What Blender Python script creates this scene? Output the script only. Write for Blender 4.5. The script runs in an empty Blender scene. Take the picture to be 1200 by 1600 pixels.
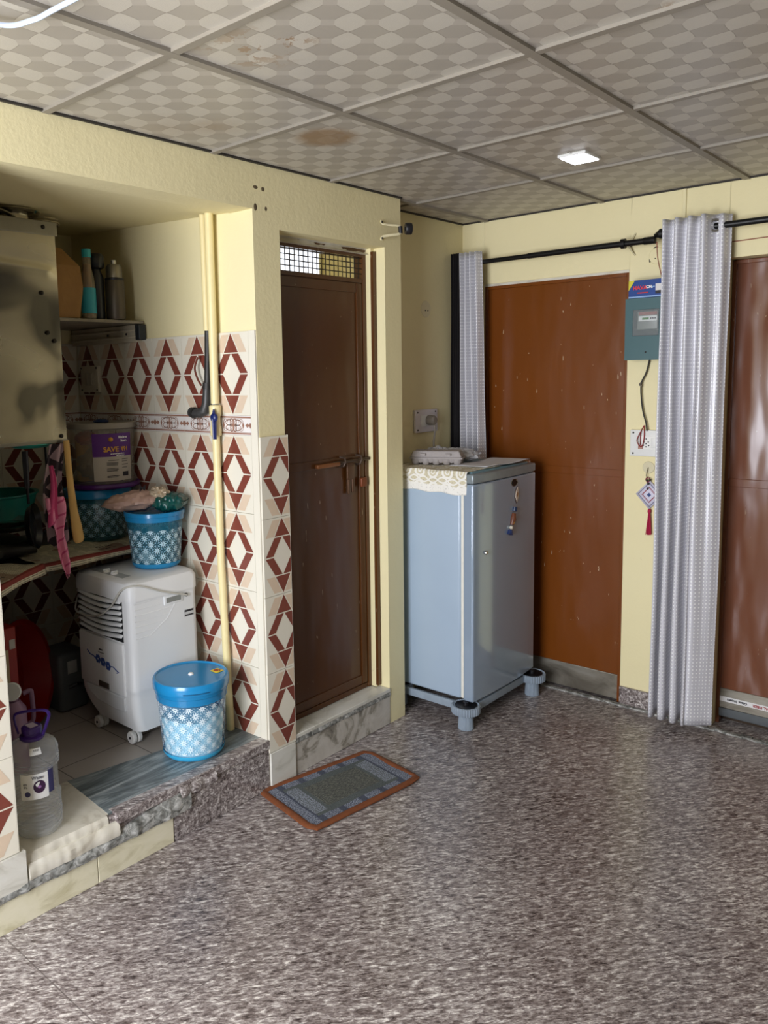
import bpy, bmesh, math, random
from mathutils import Vector, Matrix
random.seed(7)
C = bpy.context.scene.collection
PI = math.pi
def lin(h):
    h = h.lstrip('#'); o = []
    for i in (0, 2, 4):
        v = int(h[i:i+2], 16) / 255
        o.append(v / 12.92 if v <= .04045 else ((v + .055) / 1.055) ** 2.4)
    return (*o, 1)
# ---------------------------------------------------------------- camera, sky, lights, exposure
CAM = Vector((2.1867, -1.257, 1.6211)); YAW, PIT, ROL, FPX = .741, -.122, -.0221, 1251.0
d = Vector((-math.sin(YAW)*math.cos(PIT), math.cos(YAW)*math.cos(PIT), math.sin(PIT)))
r = Vector((math.cos(YAW), math.sin(YAW), 0)); u = r.cross(d)
r2 = r*math.cos(ROL) + u*math.sin(ROL); u2 = -r*math.sin(ROL) + u*math.cos(ROL)
cd = bpy.data.cameras.new('camera'); cam = bpy.data.objects.new('camera', cd); C.objects.link(cam)
cam.matrix_world = Matrix(((r2.x, u2.x, -d.x, CAM.x), (r2.y, u2.y, -d.y, CAM.y), (r2.z, u2.z, -d.z, CAM.z), (0, 0, 0, 1)))
cd.sensor_fit = 'VERTICAL'; cd.sensor_height = 36; cd.lens = FPX*36/1600
cd.shift_x = (600-500.4)/1600; cd.shift_y = -(800-739.3)/1600; cd.clip_start = .05
bpy.context.scene.camera = cam
w = bpy.data.worlds.new('sky'); bpy.context.scene.world = w; w.use_nodes = True
w.node_tree.nodes['Background'].inputs[0].default_value = lin('#e9eef6')
w.node_tree.nodes['Background'].inputs[1].default_value = 1.2
def area(name, loc, rot, sx, sy, e, col='#ffffff'):
    l = bpy.data.lights.new(name, 'AREA'); l.shape = 'RECTANGLE'; l.size = sx; l.size_y = sy; l.energy = e; l.color = lin(col)[:3]
    o = bpy.data.objects.new(name, l); C.objects.link(o); o.location = loc; o.rotation_euler = rot; return o
# daylight entering through the wide opening behind the camera
area('daylight_opening', (1.05, -2.33, 1.35), (PI/2, 0, 0), 1.35, 1.75, 82, '#f3f6ff')
area('bathroom_daylight', (-.75, 2.5, 2.5), (-PI*.28, 0, PI), .5, .4, 1.5, '#f4ffe8')
vs = bpy.context.scene.view_settings
vs.view_transform = 'Standard'; vs.look = 'None'; vs.gamma = 1; vs.exposure = .74; vs.use_curve_mapping = False

# ---------------------------------------------------------------- node maths
class X:
    def __init__(s, nt, sk): s.nt, s.s = nt, sk
    def op(s, o, *a):
        n = s.nt.nodes.new('ShaderNodeMath'); n.operation = o
        for i, v in enumerate((s,) + a):
            if isinstance(v, X): s.nt.links.new(v.s, n.inputs[i])
            else: n.inputs[i].default_value = v
        return X(s.nt, n.outputs[0])
    def __add__(s, b): return s.op('ADD', b)
    def __sub__(s, b): return s.op('SUBTRACT', b)
    def __mul__(s, b): return s.op('MULTIPLY', b)
    def __truediv__(s, b): return s.op('DIVIDE', b)
    def lt(s, b): return s.op('LESS_THAN', b)
    def gt(s, b): return s.op('GREATER_THAN', b)
    def abs(s): return s.op('ABSOLUTE')
    def floor(s): return s.op('FLOOR')
    def cell(s): return s - s.floor() - .5
    def mx(s, b): return s.op('MAXIMUM', b)
    def mn(s, b): return s.op('MINIMUM', b)
    def cos(s): return s.op('COSINE')
    def sqrt(s): return s.op('SQRT')
    def atan2(s, b): return s.op('ARCTAN2', b)
    def inv(s): return (s*-1) + 1
def newmat(name):
    m = bpy.data.materials.new(name); m.use_nodes = True; nt = m.node_tree
    return m, nt, nt.nodes['Principled BSDF']
def coords(nt, kind='Object'):
    t = nt.nodes.new('ShaderNodeTexCoord'); s = nt.nodes.new('ShaderNodeSeparateXYZ'); nt.links.new(t.outputs[kind], s.inputs[0])
    return t.outputs[kind], [X(nt, s.outputs[i]) for i in range(3)]
def wcoords(nt):
    t = nt.nodes.new('ShaderNodeNewGeometry'); s = nt.nodes.new('ShaderNodeSeparateXYZ'); nt.links.new(t.outputs['Position'], s.inputs[0])
    return t.outputs['Position'], [X(nt, s.outputs[i]) for i in range(3)]
def noise(nt, vec, scale, detail=4, rough=.55, out='Fac', dist=0):
    n = nt.nodes.new('ShaderNodeTexNoise'); n.inputs['Scale'].default_value = scale; n.inputs['Detail'].default_value = detail
    n.inputs['Roughness'].default_value = rough; n.inputs['Distortion'].default_value = dist; nt.links.new(vec, n.inputs['Vector']); return X(nt, n.outputs[out])
def mapping(nt, vec, rot=(0, 0, 0), sc=(1, 1, 1), loc=(0, 0, 0)):
    m = nt.nodes.new('ShaderNodeMapping'); m.inputs['Rotation'].default_value = rot; m.inputs['Scale'].default_value = sc
    m.inputs['Location'].default_value = loc; nt.links.new(vec, m.inputs['Vector']); return m.outputs[0]
def ramp(nt, fac, stops):
    n = nt.nodes.new('ShaderNodeValToRGB'); e = n.color_ramp.elements
    while len(e) < len(stops): e.new(.5)
    for k, (p, c) in zip(e, stops): k.position = p; k.color = lin(c)
    nt.links.new(fac.s, n.inputs[0]); return n.outputs[0]
def mix(nt, f, a, b):
    n = nt.nodes.new('ShaderNodeMix'); n.data_type = 'RGBA'
    if isinstance(f, X): nt.links.new(f.s, n.inputs[0])
    else: n.inputs[0].default_value = f
    for i, v in ((6, a), (7, b)):
        if isinstance(v, str): n.inputs[i].default_value = lin(v)
        else: nt.links.new(v, n.inputs[i])
    return n.outputs[2]
def bump(nt, bs, h, dist=.002, st=.5):
    b = nt.nodes.new('ShaderNodeBump'); b.inputs['Strength'].default_value = st; b.inputs['Distance'].default_value = dist
    nt.links.new(h.s, b.inputs['Height']); nt.links.new(b.outputs[0], bs.inputs['Normal'])
_M = {}
def mat(col, rough=.5, metal=0, var=.06, scale=30, bmp=0, trans=0, alpha=1, sheen=0, coat=0, spec=.5):
    key = (col, rough, metal, var, scale, bmp, trans, alpha, sheen, coat, spec)
    if key in _M: return _M[key]
    m, nt, b = newmat('mat_' + col.strip('#')); vec, _ = coords(nt)
    n = noise(nt, vec, scale)
    base = lin(col); dk = tuple(c*(1-var*2) for c in base[:3]); lt_ = tuple(min(1, c*(1+var*2)) for c in base[:3])
    q = nt.nodes.new('ShaderNodeMix'); q.data_type = 'RGBA'; nt.links.new(n.s, q.inputs[0]); q.inputs[6].default_value = (*dk, 1); q.inputs[7].default_value = (*lt_, 1)
    nt.links.new(q.outputs[2], b.inputs['Base Color'])
    b.inputs['Roughness'].default_value = rough; b.inputs['Metallic'].default_value = metal; b.inputs['Transmission Weight'].default_value = trans
    b.inputs['Alpha'].default_value = alpha; b.inputs['Coat Weight'].default_value = coat; b.inputs['Specular IOR Level'].default_value = spec
    if bmp: bump(nt, b, n, bmp, .6)
    _M[key] = m; return m

# ---------------------------------------------------------------- mesh builder
ORG = {}
class B:
    def __init__(s): s.v = []; s.f = []; s.uv = []; s.xf = None
    def add(s, vs, fs, mi=0, uvs=None):
        o = len(s.v)
        for p in vs: s.v.append(tuple(s.xf @ Vector(p)) if s.xf is not None else tuple(p))
        for k, f in enumerate(fs):
            s.f.append((tuple(i+o for i in f), mi)); s.uv.append([uvs[i] for i in f] if uvs else [(0, 0)]*len(f))
        return s
    def box(s, x0, x1, y0, y1, z0, z1, mi=0, bev=0):
        if x0 > x1: x0, x1 = x1, x0
        if y0 > y1: y0, y1 = y1, y0
        if z0 > z1: z0, z1 = z1, z0
        if bev:
            bm = bmesh.new(); bmesh.ops.create_cube(bm, size=1)
            for q in bm.verts: q.co = Vector(((x0+x1)/2+q.co.x*(x1-x0), (y0+y1)/2+q.co.y*(y1-y0), (z0+z1)/2+q.co.z*(z1-z0)))
            bmesh.ops.bevel(bm, geom=list(bm.edges), offset=bev, segments=3, affect='EDGES', profile=.5)
            bm.verts.index_update(); s.add([q.co for q in bm.verts], [[q.index for q in f.verts] for f in bm.faces], mi); bm.free(); return s
        return s.add([(x0,y0,z0),(x1,y0,z0),(x1,y1,z0),(x0,y1,z0),(x0,y0,z1),(x1,y0,z1),(x1,y1,z1),(x0,y1,z1)],
                     [(0,3,2,1),(4,5,6,7),(0,1,5,4),(1,2,6,5),(2,3,7,6),(3,0,4,7)], mi)
    def lathe(s, prof, c, seg=40, mi=0, M=None, cap0=False, cap1=False, a0=0, a1=2*PI, rf=None):
        """prof: (radius, height) list; uv = (arc length at r of profile max, height)"""
        vs, fs, uvs = [], [], []; R = max(p[0] for p in prof); n = seg + 1
        for j, (rr, h) in enumerate(prof):
            for i in range(n):
                a = a0 + (a1-a0)*i/seg; q = rr*(rf(a, h) if rf else 1); p = Vector((q*math.cos(a), q*math.sin(a), h))
                if M is not None: p = M @ p
                vs.append(p + Vector(c)); uvs.append((a*R, h))
        for j in range(len(prof)-1):
            for i in range(seg): fs.append((j*n+i, j*n+i+1, (j+1)*n+i+1, (j+1)*n+i))
        if cap0: fs.append(tuple(reversed(range(seg))))
        if cap1: fs.append(tuple((len(prof)-1)*n+i for i in range(seg)))
        return s.add(vs, fs, mi, uvs)
    def tube(s, pts, rad, seg=10, mi=0, caps=True, flat=1, up=None):
        pts = [Vector(p) for p in pts]; vs, fs, uvs = [], [], []; N = len(pts)
        rr = rad if isinstance(rad, (list, tuple)) else [rad]*N
        t0 = (pts[1]-pts[0]).normalized(); ref = Vector(up) if up else (Vector((0,0,1)) if abs(t0.z) < .9 else Vector((1,0,0)))
        n = (ref - t0*ref.dot(t0)).normalized()
        L = 0
        for k in range(N):
            t = (pts[min(k+1,N-1)] - pts[max(k-1,0)]).normalized(); n = (n - t*n.dot(t)).normalized(); b = t.cross(n)
            if k: L += (pts[k]-pts[k-1]).length
            for i in range(seg):
                a = 2*PI*i/seg; vs.append(pts[k] + n*math.cos(a)*rr[k]*flat + b*math.sin(a)*rr[k]); uvs.append((i/seg, L))
        for k in range(N-1):
            for i in range(seg): j = (i+1) % seg; fs.append((k*seg+i, k*seg+j, (k+1)*seg+j, (k+1)*seg+i))
        if caps: fs.append(tuple(reversed(range(seg)))); fs.append(tuple((N-1)*seg+i for i in range(seg)))
        return s.add(vs, fs, mi, uvs)
    def cyl(s, p0, p1, rad, seg=24, mi=0): return s.tube([p0, p1], rad, seg, mi)
    def ball(s, c, rx, ry=None, rz=None, seg=16, mi=0):
        ry = ry or rx; rz = rz or rx; n = 10
        prof = [(max(1e-4, math.sin(PI*k/n)), -math.cos(PI*k/n)) for k in range(n+1)]
        M = Matrix.Diagonal((rx, ry, rz))
        return s.lathe(prof, c, seg, mi, M)
    def grid(s, fn, nu, nv, mi=0, uvfn=None):
        vs = [fn(i/nu, j/nv) for j in range(nv+1) for i in range(nu+1)]
        uvs = [(uvfn or (lambda a, b: (a, b)))(i/nu, j/nv) for j in range(nv+1) for i in range(nu+1)]
        fs = [(j*(nu+1)+i, j*(nu+1)+i+1, (j+1)*(nu+1)+i+1, (j+1)*(nu+1)+i) for j in range(nv) for i in range(nu)]
        return s.add(vs, fs, mi, uvs)
    def prism(s, poly, ax, a, b, mi=0):
        """poly: 2D points in the two other axes (in xyz order), extruded along ax from a to b"""
        def P(q, t):
            l = [q[0], q[1]]; l.insert(ax, t); return tuple(l)
        n = len(poly); vs = [P(q, a) for q in poly] + [P(q, b) for q in poly]
        return s.add(vs, [tuple(reversed(range(n))), tuple(range(n, 2*n))] + [(i, (i+1) % n, n+(i+1) % n, n+i) for i in range(n)], mi)
    def build(s, name, mats, parent=None, smooth=True, bevel=0, solid=0, kind=None, tag=None, sub=0, fix=True):
        if not isinstance(mats, (list, tuple)): mats = [mats]
        if parent is None:
            xs = [v[0] for v in s.v]; ys = [v[1] for v in s.v]; zs = [v[2] for v in s.v]
            org = Vector((0, 0, 0)) if kind == 'structure' else Vector(((min(xs)+max(xs))/2, (min(ys)+max(ys))/2, min(zs)))
        else: org = ORG[parent.name]
        me = bpy.data.meshes.new(name)
        me.from_pydata([tuple(Vector(v)-org) for v in s.v], [], [f for f, _ in s.f])
        for m in mats: me.materials.append(m)
        uvl = me.uv_layers.new(name='UVMap'); li = 0
        for p, (f, mi), uvs in zip(me.polygons, s.f, s.uv):
            p.material_index = mi
            for q in uvs: uvl.data[li].uv = q; li += 1
        if fix:
            bm = bmesh.new(); bm.from_mesh(me); bmesh.ops.remove_doubles(bm, verts=bm.verts, dist=1e-5)
            bmesh.ops.recalc_face_normals(bm, faces=bm.faces); bm.to_mesh(me); bm.free()
        me.update()
        o = bpy.data.objects.new(name, me); C.objects.link(o); ORG[o.name] = org
        if parent is None: o.location = org
        else: o.parent = parent
        if smooth:
            for p in me.polygons: p.use_smooth = True
            me.set_sharp_from_angle(angle=math.radians(35))
        if solid: md = o.modifiers.new('thickness', 'SOLIDIFY'); md.thickness = solid; md.offset = 0
        if bevel: md = o.modifiers.new('bevel', 'BEVEL'); md.width = bevel; md.segments = 3; md.limit_method = 'ANGLE'; md.angle_limit = math.radians(40)
        if sub: md = o.modifiers.new('subdivision', 'SUBSURF'); md.levels = sub; md.render_levels = sub
        if kind: o['kind'] = kind
        if tag: settag(o, *tag)
        return o
def settag(o, label, cat, group=None):
    o['label'] = label; o['category'] = cat
    if group: o['group'] = group
    return o
def thing(name, loc, label, cat, group=None):
    o = bpy.data.objects.new(name, None); C.objects.link(o); o.location = loc; o.empty_display_size = .05
    ORG[o.name] = Vector(loc); return settag(o, label, cat, group)
def text(name, s, P, ax, ay, size, m, parent, th=.0006, bold=.0):
    """lettering on a surface: P = centre, ax = reading direction, ay = up direction"""
    cu = bpy.data.curves.new(name, 'FONT'); cu.body = s; cu.size = size; cu.extrude = th; cu.align_x = 'CENTER'; cu.align_y = 'CENTER'; cu.offset = bold
    t = bpy.data.objects.new('tmp', cu); C.objects.link(t); dg = bpy.context.evaluated_depsgraph_get(); dg.update()
    me = bpy.data.meshes.new_from_object(t.evaluated_get(dg)); bpy.data.objects.remove(t)
    ax = Vector(ax).normalized(); ay = Vector(ay).normalized(); az = ax.cross(ay); org = ORG[parent.name]
    for v in me.vertices: v.co = Vector(P) + ax*v.co.x + ay*v.co.y + az*v.co.z - org
    me.materials.clear(); me.materials.append(m); me.name = name
    o = bpy.data.objects.new(name, me); C.objects.link(o); o.parent = parent; ORG[o.name] = org; return o
# ---------------------------------------------------------------- surface materials
def paint_mat(name, c0, c1, dirt='#b9ab84'):
    m, nt, b = newmat(name); vec, (x, y, z) = wcoords(nt)
    n = noise(nt, vec, 1.7, 5); n2 = noise(nt, vec, 14, 6, .7)
    base = mix(nt, n, c0, c1)
    wear = n2.gt(.66) * (z.lt(.75)) * noise(nt, vec, 3.1, 3).gt(.5)
    nt.links.new(mix(nt, wear * .45, base, dirt), b.inputs['Base Color']); b.inputs['Roughness'].default_value = .62
    bump(nt, b, noise(nt, vec, 60, 4) + n2 * 2, .0015, .5); return m
M_WALL = paint_mat('yellow_wall_paint', '#e8dba8', '#eee3b7')
M_WALL_SHADE = paint_mat('shaded_wall_paint', '#ddd2ab', '#e4dab6', '#b3a67e')  # wall paint tone with the shade of the pier front put into its colour
def granite(name, dark=0):
    m, nt, b = newmat(name); vec, (x, y, z) = wcoords(nt)
    rv = mapping(nt, vec, (0, 0, math.radians(-52))); v = mapping(nt, rv, (0, 0, 0), (25, 82, 70))
    a = noise(nt, v, 1.0, 6, .68, dist=.7); v2 = mapping(nt, mapping(nt, vec, (0, 0, math.radians(-46))), (0, 0, 0), (62, 180, 160)); c = noise(nt, v2, 1.0, 4, .7, dist=.5)
    big = noise(nt, vec, 1.2, 3)
    f = a*.55 + c*.42 + (big-.5)*.12
    col = ramp(nt, f, [(.36, '#312928'), (.435, '#695e5b'), (.49, '#8d8380'), (.532, '#aba39f'), (.60, '#e8e3dd')])
    nt.links.new(col, b.inputs['Base Color']); b.inputs['Roughness'].default_value = .3
    bump(nt, b, a*.5 + c*.5, .001, .25); return m, nt, b, (x, y, z), col
M_FLOOR, nt, b, (x, y, z), col = granite('granite_floor_tile')
# fine tile joints, one metre squares
g = ((x-.60)/1.2).cell().abs().gt(.4985).mx(((y+.30)/1.2).cell().abs().gt(.4985))
nt.links.new(mix(nt, g*.7, col, '#5c5350'), b.inputs['Base Color'])
rn = noise(nt, wcoords(nt)[0], 5, 3); nt.links.new((rn*.16 + .2).s, b.inputs['Roughness'])
M_GRAN = granite('granite_slab')[0]
def stone(name, stops, sc, rot=0, rough=.4, det=6, dist=1.5, bm=.0):
    m, nt, b = newmat(name); vec, _ = wcoords(nt); v = mapping(nt, vec, (0, 0, rot), sc); n = noise(nt, v, 1, det, .6, dist=dist)
    nt.links.new(ramp(nt, n, stops), b.inputs['Base Color']); b.inputs['Roughness'].default_value = rough
    if bm: bump(nt, b, n, bm, .8)
    return m
M_GREEN = stone('grey_green_marble', [(.3, '#43494a'), (.46, '#697273'), (.56, '#899191'), (.7, '#aab0ae')], (24, 3.2, 10), .25, .3)
M_CREAMST = stone('cream_marble', [(.3, '#b3a996'), (.45, '#cfc9b8'), (.7, '#dcd7c9')], (6, 6, 9), 0, .35, bm=.001)
M_WORN = stone('worn_white_plaster', [(.32, '#5f5a50'), (.43, '#989285'), (.5, '#bbb5aa'), (.7, '#cbc6bc')], (9, 7, 8), 0, .75, 8, 1.2, .003)
M_CEM = stone('broken_grey_mortar', [(.35, '#55554f'), (.5, '#8a8a84'), (.66, '#c7c6c0')], (30, 30, 40), 0, .8, 6, 1, .004)
M_KTILE = newmat('beige_kitchen_floor_tile')
m, nt, b = M_KTILE; vec, (x, y, z) = wcoords(nt)
g = ((x+.13)/.3).cell().abs().gt(.493).mx(((y-.14)/.3).cell().abs().gt(.493))
nt.links.new(mix(nt, g, mix(nt, noise(nt, vec, 4, 5), '#a39a90', '#b8b0a7'), '#5d554d'), b.inputs['Base Color']); b.inputs['Roughness'].default_value = .3; M_KTILE = m
# ceiling tiles: embossed pattern of pale lozenges in chains joined by waists
GT, GX, GY = .61, .5887, 0.0
m, nt, b = newmat('embossed_ceiling_tile'); vec, (x, y, z) = wcoords(nt); M_CEIL = m
S = .0985; s_ = ((x-.849) + (y-.182))*.70711/S; t_ = ((y-.182) - (x-.849))*.70711/S
sa = (s_+.5).cell().abs() ; ta = (t_+.5).cell().abs()
lz = sa*sa + sa*.72 + ta*1.02; light = lz.lt(.5) * sa.lt(.345); mid = ta.lt(.15) * sa.gt(.345)
edge = (lz.lt(.535) * sa.lt(.37)) * light.inv()
c0 = mix(nt, light, mix(nt, mid, mix(nt, edge, '#a29b90', '#958e83'), '#ada69b'), '#bbb5a9')
stain = noise(nt, vec, 16, 6, .7)
def blob(cx, cy, rr): return (((x-cx)*(x-cx) + (y-cy)*(y-cy)).sqrt()/rr).inv().mx(0)
st = (blob(.377, .787, .12)*2.2).mn(1)*stain*1.5 + (blob(.72, .12, .15)*1.4).mn(1)*stain.gt(.56)*.6 + (blob(.84, .16, .07)*1.4).mn(1)*stain.gt(.55)*.6 + (blob(.22, .45, .1))*stain*.6 + blob(1.52, .62, .04)*stain.gt(.53) + blob(.1, .35, .15)*stain*.35
nt.links.new(mix(nt, (st).mn(.75), c0, '#87633a'), b.inputs['Base Color']); b.inputs['Roughness'].default_value = .38
bump(nt, b, noise(nt, vec, 260, 3)*light*.7 + light*.6, .0012, .5)
# wall-tile colours
M_TC = mat('#e2dcca', .22, var=.02, scale=3); M_TM = mat('#7b4034', .25, var=.05, scale=40); M_TB = mat('#d6c0a6', .25, var=.03); M_GROUT = mat('#7d766c', .9)
M_BW = mat('#e5e0da', .3, var=.02); M_BR = mat('#9c7360', .4, var=.08)
M_WTILE = stone('white_skirting_tile', [(.35, '#b8b4a6'), (.5, '#d4d1c5'), (.7, '#dcdad0')], (5, 5, 9), 0, .35)
M_CTILE = stone('cream_step_tile', [(.3, '#bfb692'), (.5, '#dcd5b7'), (.7, '#e3dcc2')], (5, 5, 12), 0, .35)

# ---------------------------------------------------------------- setting
WH = 2.39; ZK = .2; YB = 2.467
bm_ = B().box(-.3, 3.7, -2.5, 2.75, -.05, 0); bm_.build('floor', M_FLOOR, kind='structure', smooth=False)
B().box(-.3, 3.7, -2.5, 2.55, WH, WH+.03).build('ceiling', M_CEIL, kind='structure', smooth=False)
g_ = B()
for i in range(-1, 6):
    xx = GX + GT*i
    if xx < -.1 : continue
    g_.box(xx-.013, xx+.013, -2.4, YB, WH-.009, WH+.001)
for j in range(-3, 5):
    yy = GY + GT*j + (.01 if j > 0 else 0)
    if yy < YB-.02: g_.box(-.167 if yy > 1.7 else 0, 3.6, yy-.012, yy+.012, WH-.0085, WH+.001)
g_.build('trim_1', mat('#8a8377', .45, var=.03), kind='structure', smooth=False)
g_ = B().box(0, .012, -2.4, 1.695, WH-.006, WH).box(-.167, -.155, 1.695, YB, WH-.006, WH).box(-.167, 3.6, YB-.012, YB, WH-.006, WH).box(-.167, 0, 1.695, 1.705, WH-.006, WH)
g_.build('trim_2', mat('#2c2822', .7), kind='structure', smooth=False)
B().box(-.12, 0, -2.4, -.234, 0, WH).box(-.12, 0, -.234, .8, 2.225, WH).box(-.12, 0, .8, .935, 0, WH).box(-.12, 0, .935, 1.578, 2.165, WH)\
   .box(-.12, 0, 1.578, 1.695, 0, WH).build('wall_left', M_WALL, kind='structure', smooth=False)
B().box(-.25, -.167, 1.695, 2.6, 0, WH).build('wall_recess', M_WALL, kind='structure')
# shared wall between kitchen and bathroom, kitchen back wall
B().box(-1.3, -.12, .8, .935, 0, 2.6).build('wall_kitchen_right', M_WALL, kind='structure')
B().box(-1.33, -1.23, -.6, .8, 0, 2.6).build('wall_kitchen_back', M_WALL, kind='structure')
B().box(-1.33, -.12, -.6, -.5, 0, 2.6).build('wall_kitchen_bounce_block', mat('#2e2822', .8), kind='structure')  # unseen wall, set close and dark to block bounce light in the kitchen
B().prism([(-1.24, 2.285), (-.12, 2.228), (-.12, 2.5), (-1.24, 2.5)], 1, -.6, .8).build('ceiling_kitchen', M_WALL, kind='structure', smooth=False)
# bathroom shell with a window high in its far wall
B().box(-1.6, -.12, 1.68, 1.695, 0, 1.75).box(-.462, -.12, 1.68, 1.695, 1.75, 2.6).box(-1.6, -1.25, 1.68, 1.695, 1.75, 2.6).box(-1.6, -1.5, .935, 1.695, 0, 2.6).build('wall_bathroom', M_WALL, kind='structure', smooth=False)
B().box(-1.6, -.12, .935, 1.695, 2.6, 2.65).build('ceiling_bathroom', M_WALL, kind='structure', smooth=False)
# back wall with two door openings
D1a, D1b, D2a, D2b, DZ = -.035, .722, 1.137, 1.95, 2.068
B().box(-.25, D1a, YB, 2.6, 0, WH).box(D1b, D2a, YB, 2.6, 0, WH).box(D1a, D1b, YB, 2.6, DZ, WH).box(D2a, D2b, YB, 2.6, DZ+.004, WH).box(D2b, 3.7, YB, 2.6, 0, WH).build('wall_back', M_WALL, kind='structure', bevel=.003)
B().box(D1a-.1, D2b+.2, 2.6, 2.68, 0, 2.2).build('wall_behind_doors', mat('#3a2b1c', .8), kind='structure', smooth=False)
M_FAR = mat('#4f483e', .7)  # unseen room walls, toned dark to cut the light they bounce
B().box(3.6, 3.7, -2.5, 2.6, 0, WH).build('wall_right', M_FAR, kind='structure', smooth=False)
B().box(-.12, .3, -2.5, -2.4, 0, WH).box(1.8, 3.7, -2.5, -2.4, 0, WH).box(.3, 1.8, -2.5, -2.4, 2.28, WH).box(.3, 1.8, -2.5, -2.4, 0, .4).build('wall_front', M_FAR, kind='structure', smooth=False)
B().box(.945, .962, YB-.008, YB, 2.2, WH).build('trim_3', M_WALL, kind='structure', bevel=.003)       # surface conduit above the curtain
# skirting between the doors and broken mortar line along the back wall
B().box(.724, 1.13, YB-.014, YB, 0, .092).build('baseboard_back', M_GRAN, kind='structure', bevel=.003)
s = B()
xx = -.1
while xx < 2.0:
    L = random.uniform(.02, .07); dy = random.uniform(-.004, .004); s.box(xx, xx+L+.01, 2.432+dy, 2.457+dy, -.001, .006+random.uniform(0, .004)); xx += L
s.build('trim_4', M_CEM, kind='structure', bevel=.002)

# tiles
PAT = [(1, [(.30,.757),(.70,.757),(.5,.985)]), (1, [(.045,.508),(.255,.508),(.49,.742),(.29,.742)]), (1, [(.955,.508),(.71,.742),(.51,.742),(.745,.508)]),
       (1, [(.045,.492),(.29,.258),(.49,.258),(.255,.492)]), (1, [(.955,.492),(.745,.492),(.51,.258),(.71,.258)]), (1, [(.30,.243),(.5,.015),(.70,.243)]),
       (2, [(.06,.757),(.275,.757),(.455,.97),(.25,.97)]), (2, [(.94,.757),(.75,.97),(.545,.97),(.725,.757)]),
       (2, [(.06,.243),(.25,.03),(.455,.03),(.275,.243)]), (2, [(.94,.243),(.725,.243),(.545,.03),(.75,.03)])]
def clip(poly, ax, lim, keep_less):
    out = []
    for i in range(len(poly)):
        a, b_ = poly[i], poly[(i+1) % len(poly)]; ia = (a[ax] <= lim) == keep_less; ib = (b_[ax] <= lim) == keep_less
        if ia: out.append(a)
        if ia != ib:
            t = (lim-a[ax])/(b_[ax]-a[ax]); out.append((a[0]+(b_[0]-a[0])*t, a[1]+(b_[1]-a[1])*t))
    return out
def tilewall(bl, W, cols, rows, umin, umax):
    """W(u, v, h) -> world point, h = height over the wall. cols: left edges, rows: (z0, z1)"""
    for (z0, z1) in rows:
        for c0 in cols:
            u0, u1 = max(c0, umin), min(c0+.2, umax)
            if u1-u0 < .004: continue
            e = .0008
            q = [(u0+e, z0+e), (u1-e, z0+e), (u1-e, z1-e), (u0+e, z1-e)]; n = 4
            vs = [W(a, b_, 0) for a, b_ in q] + [W(a, b_, .008) for a, b_ in q]
            bl.add(vs, [(4,5,6,7)] + [(i, (i+1) % 4, 4+(i+1) % 4, 4+i) for i in range(4)], 0)
            for mi, poly in PAT:
                p = [(c0+a*.2, z0+b_*(z1-z0)) for a, b_ in poly]
                p = clip(clip(p, 0, u0+e, False), 0, u1-e, True)
                if len(p) >= 3: bl.add([W(a, b_, .0084) for a, b_ in p], [tuple(range(len(p)))], mi)
def border(bl, W, cols, z0, z1, umin, umax):
    H = z1-z0
    for c0 in cols:
        u0, u1 = max(c0, umin), min(c0+.2, umax)
        if u1-u0 < .01: continue
        def quad(a0, a1, b0, b1, h, mi): 
            a0, a1 = max(a0, u0+.0005), min(a1, u1-.0005)
            if a1 > a0: bl.add([W(a0,b0,h), W(a1,b0,h), W(a1,b1,h), W(a0,b1,h)], [(0,1,2,3)], mi)
        quad(u0, u1, z0, z1, .008, 3)
        for b0 in (.04, .88): quad(u0, u1, z0+H*b0, z0+H*(b0+.08), .0084, 4)
        for b0 in (.145, .85): quad(u0, u1, z0+H*b0, z0+H*(b0+.015), .0084, 4)
        def ring(cu, cv, ru, rv, wd, a0=0, a1=2*PI, n=18):
            pts = []
            for i in range(n):
                a, b_ = a0+(a1-a0)*i/n, a0+(a1-a0)*(i+1)/n
                P = lambda t, k: (c0+.2*cu+(ru+k)*math.cos(t), z0+H*cv+(rv+k)*math.sin(t))
                q = [P(a, 0), P(b_, 0), P(b_, wd), P(a, wd)]
                if all(u0 < z_[0] < u1 for z_ in q): bl.add([W(z_[0], z_[1], .0085) for z_ in q], [(0,1,2,3)], 4)
        def dia(cu, cv, ru, rv):
            q = [(c0+.2*cu-ru, z0+H*cv), (c0+.2*cu, z0+H*cv-rv), (c0+.2*cu+ru, z0+H*cv), (c0+.2*cu, z0+H*cv+rv)]
            q = clip(clip(q, 0, u0, False), 0, u1, True)
            if len(q) > 2: bl.add([W(a, b_, .0086) for a, b_ in q], [tuple(range(len(q)))], 4)
        for sx in (-1, 1):
            for sv in (-1, 1):
                ring(.5+sx*.13, .5+sv*.14, .016, .009, .003); ring(.5+sx*.22, .5+sv*.1, .012, .014, .002, sv*.2, sv*PI, 10); ring(.5+sx*.05, .5+sv*.15, .006, .012, .004)
            dia(.5+sx*.4, .5, .012, .009); dia(.5+sx*.48, .5, .008, .012); dia(.5+sx*.28, .5, .006, .014)
        dia(.5, .5, .006, .024); ring(.5, .5, .058, .021, .0018, n=26)
TM = [M_TC, M_TM, M_TB, M_BW, M_BR]
rows = [(.185, .489), (.489, .794), (.794, 1.099), (1.099, 1.400), (1.474, 1.79)]
t = B(); Wr = lambda a, b_, h: (a, .8-h, b_)
cols = [-.035-.2*k for k in range(1, 8)]
tilewall(t, Wr, cols, rows, -1.222, -.035); border(t, Wr, cols, 1.400, 1.474, -1.222, -.035)
t.box(-.035, -.001, .792, .8, .185, 1.79)
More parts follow.
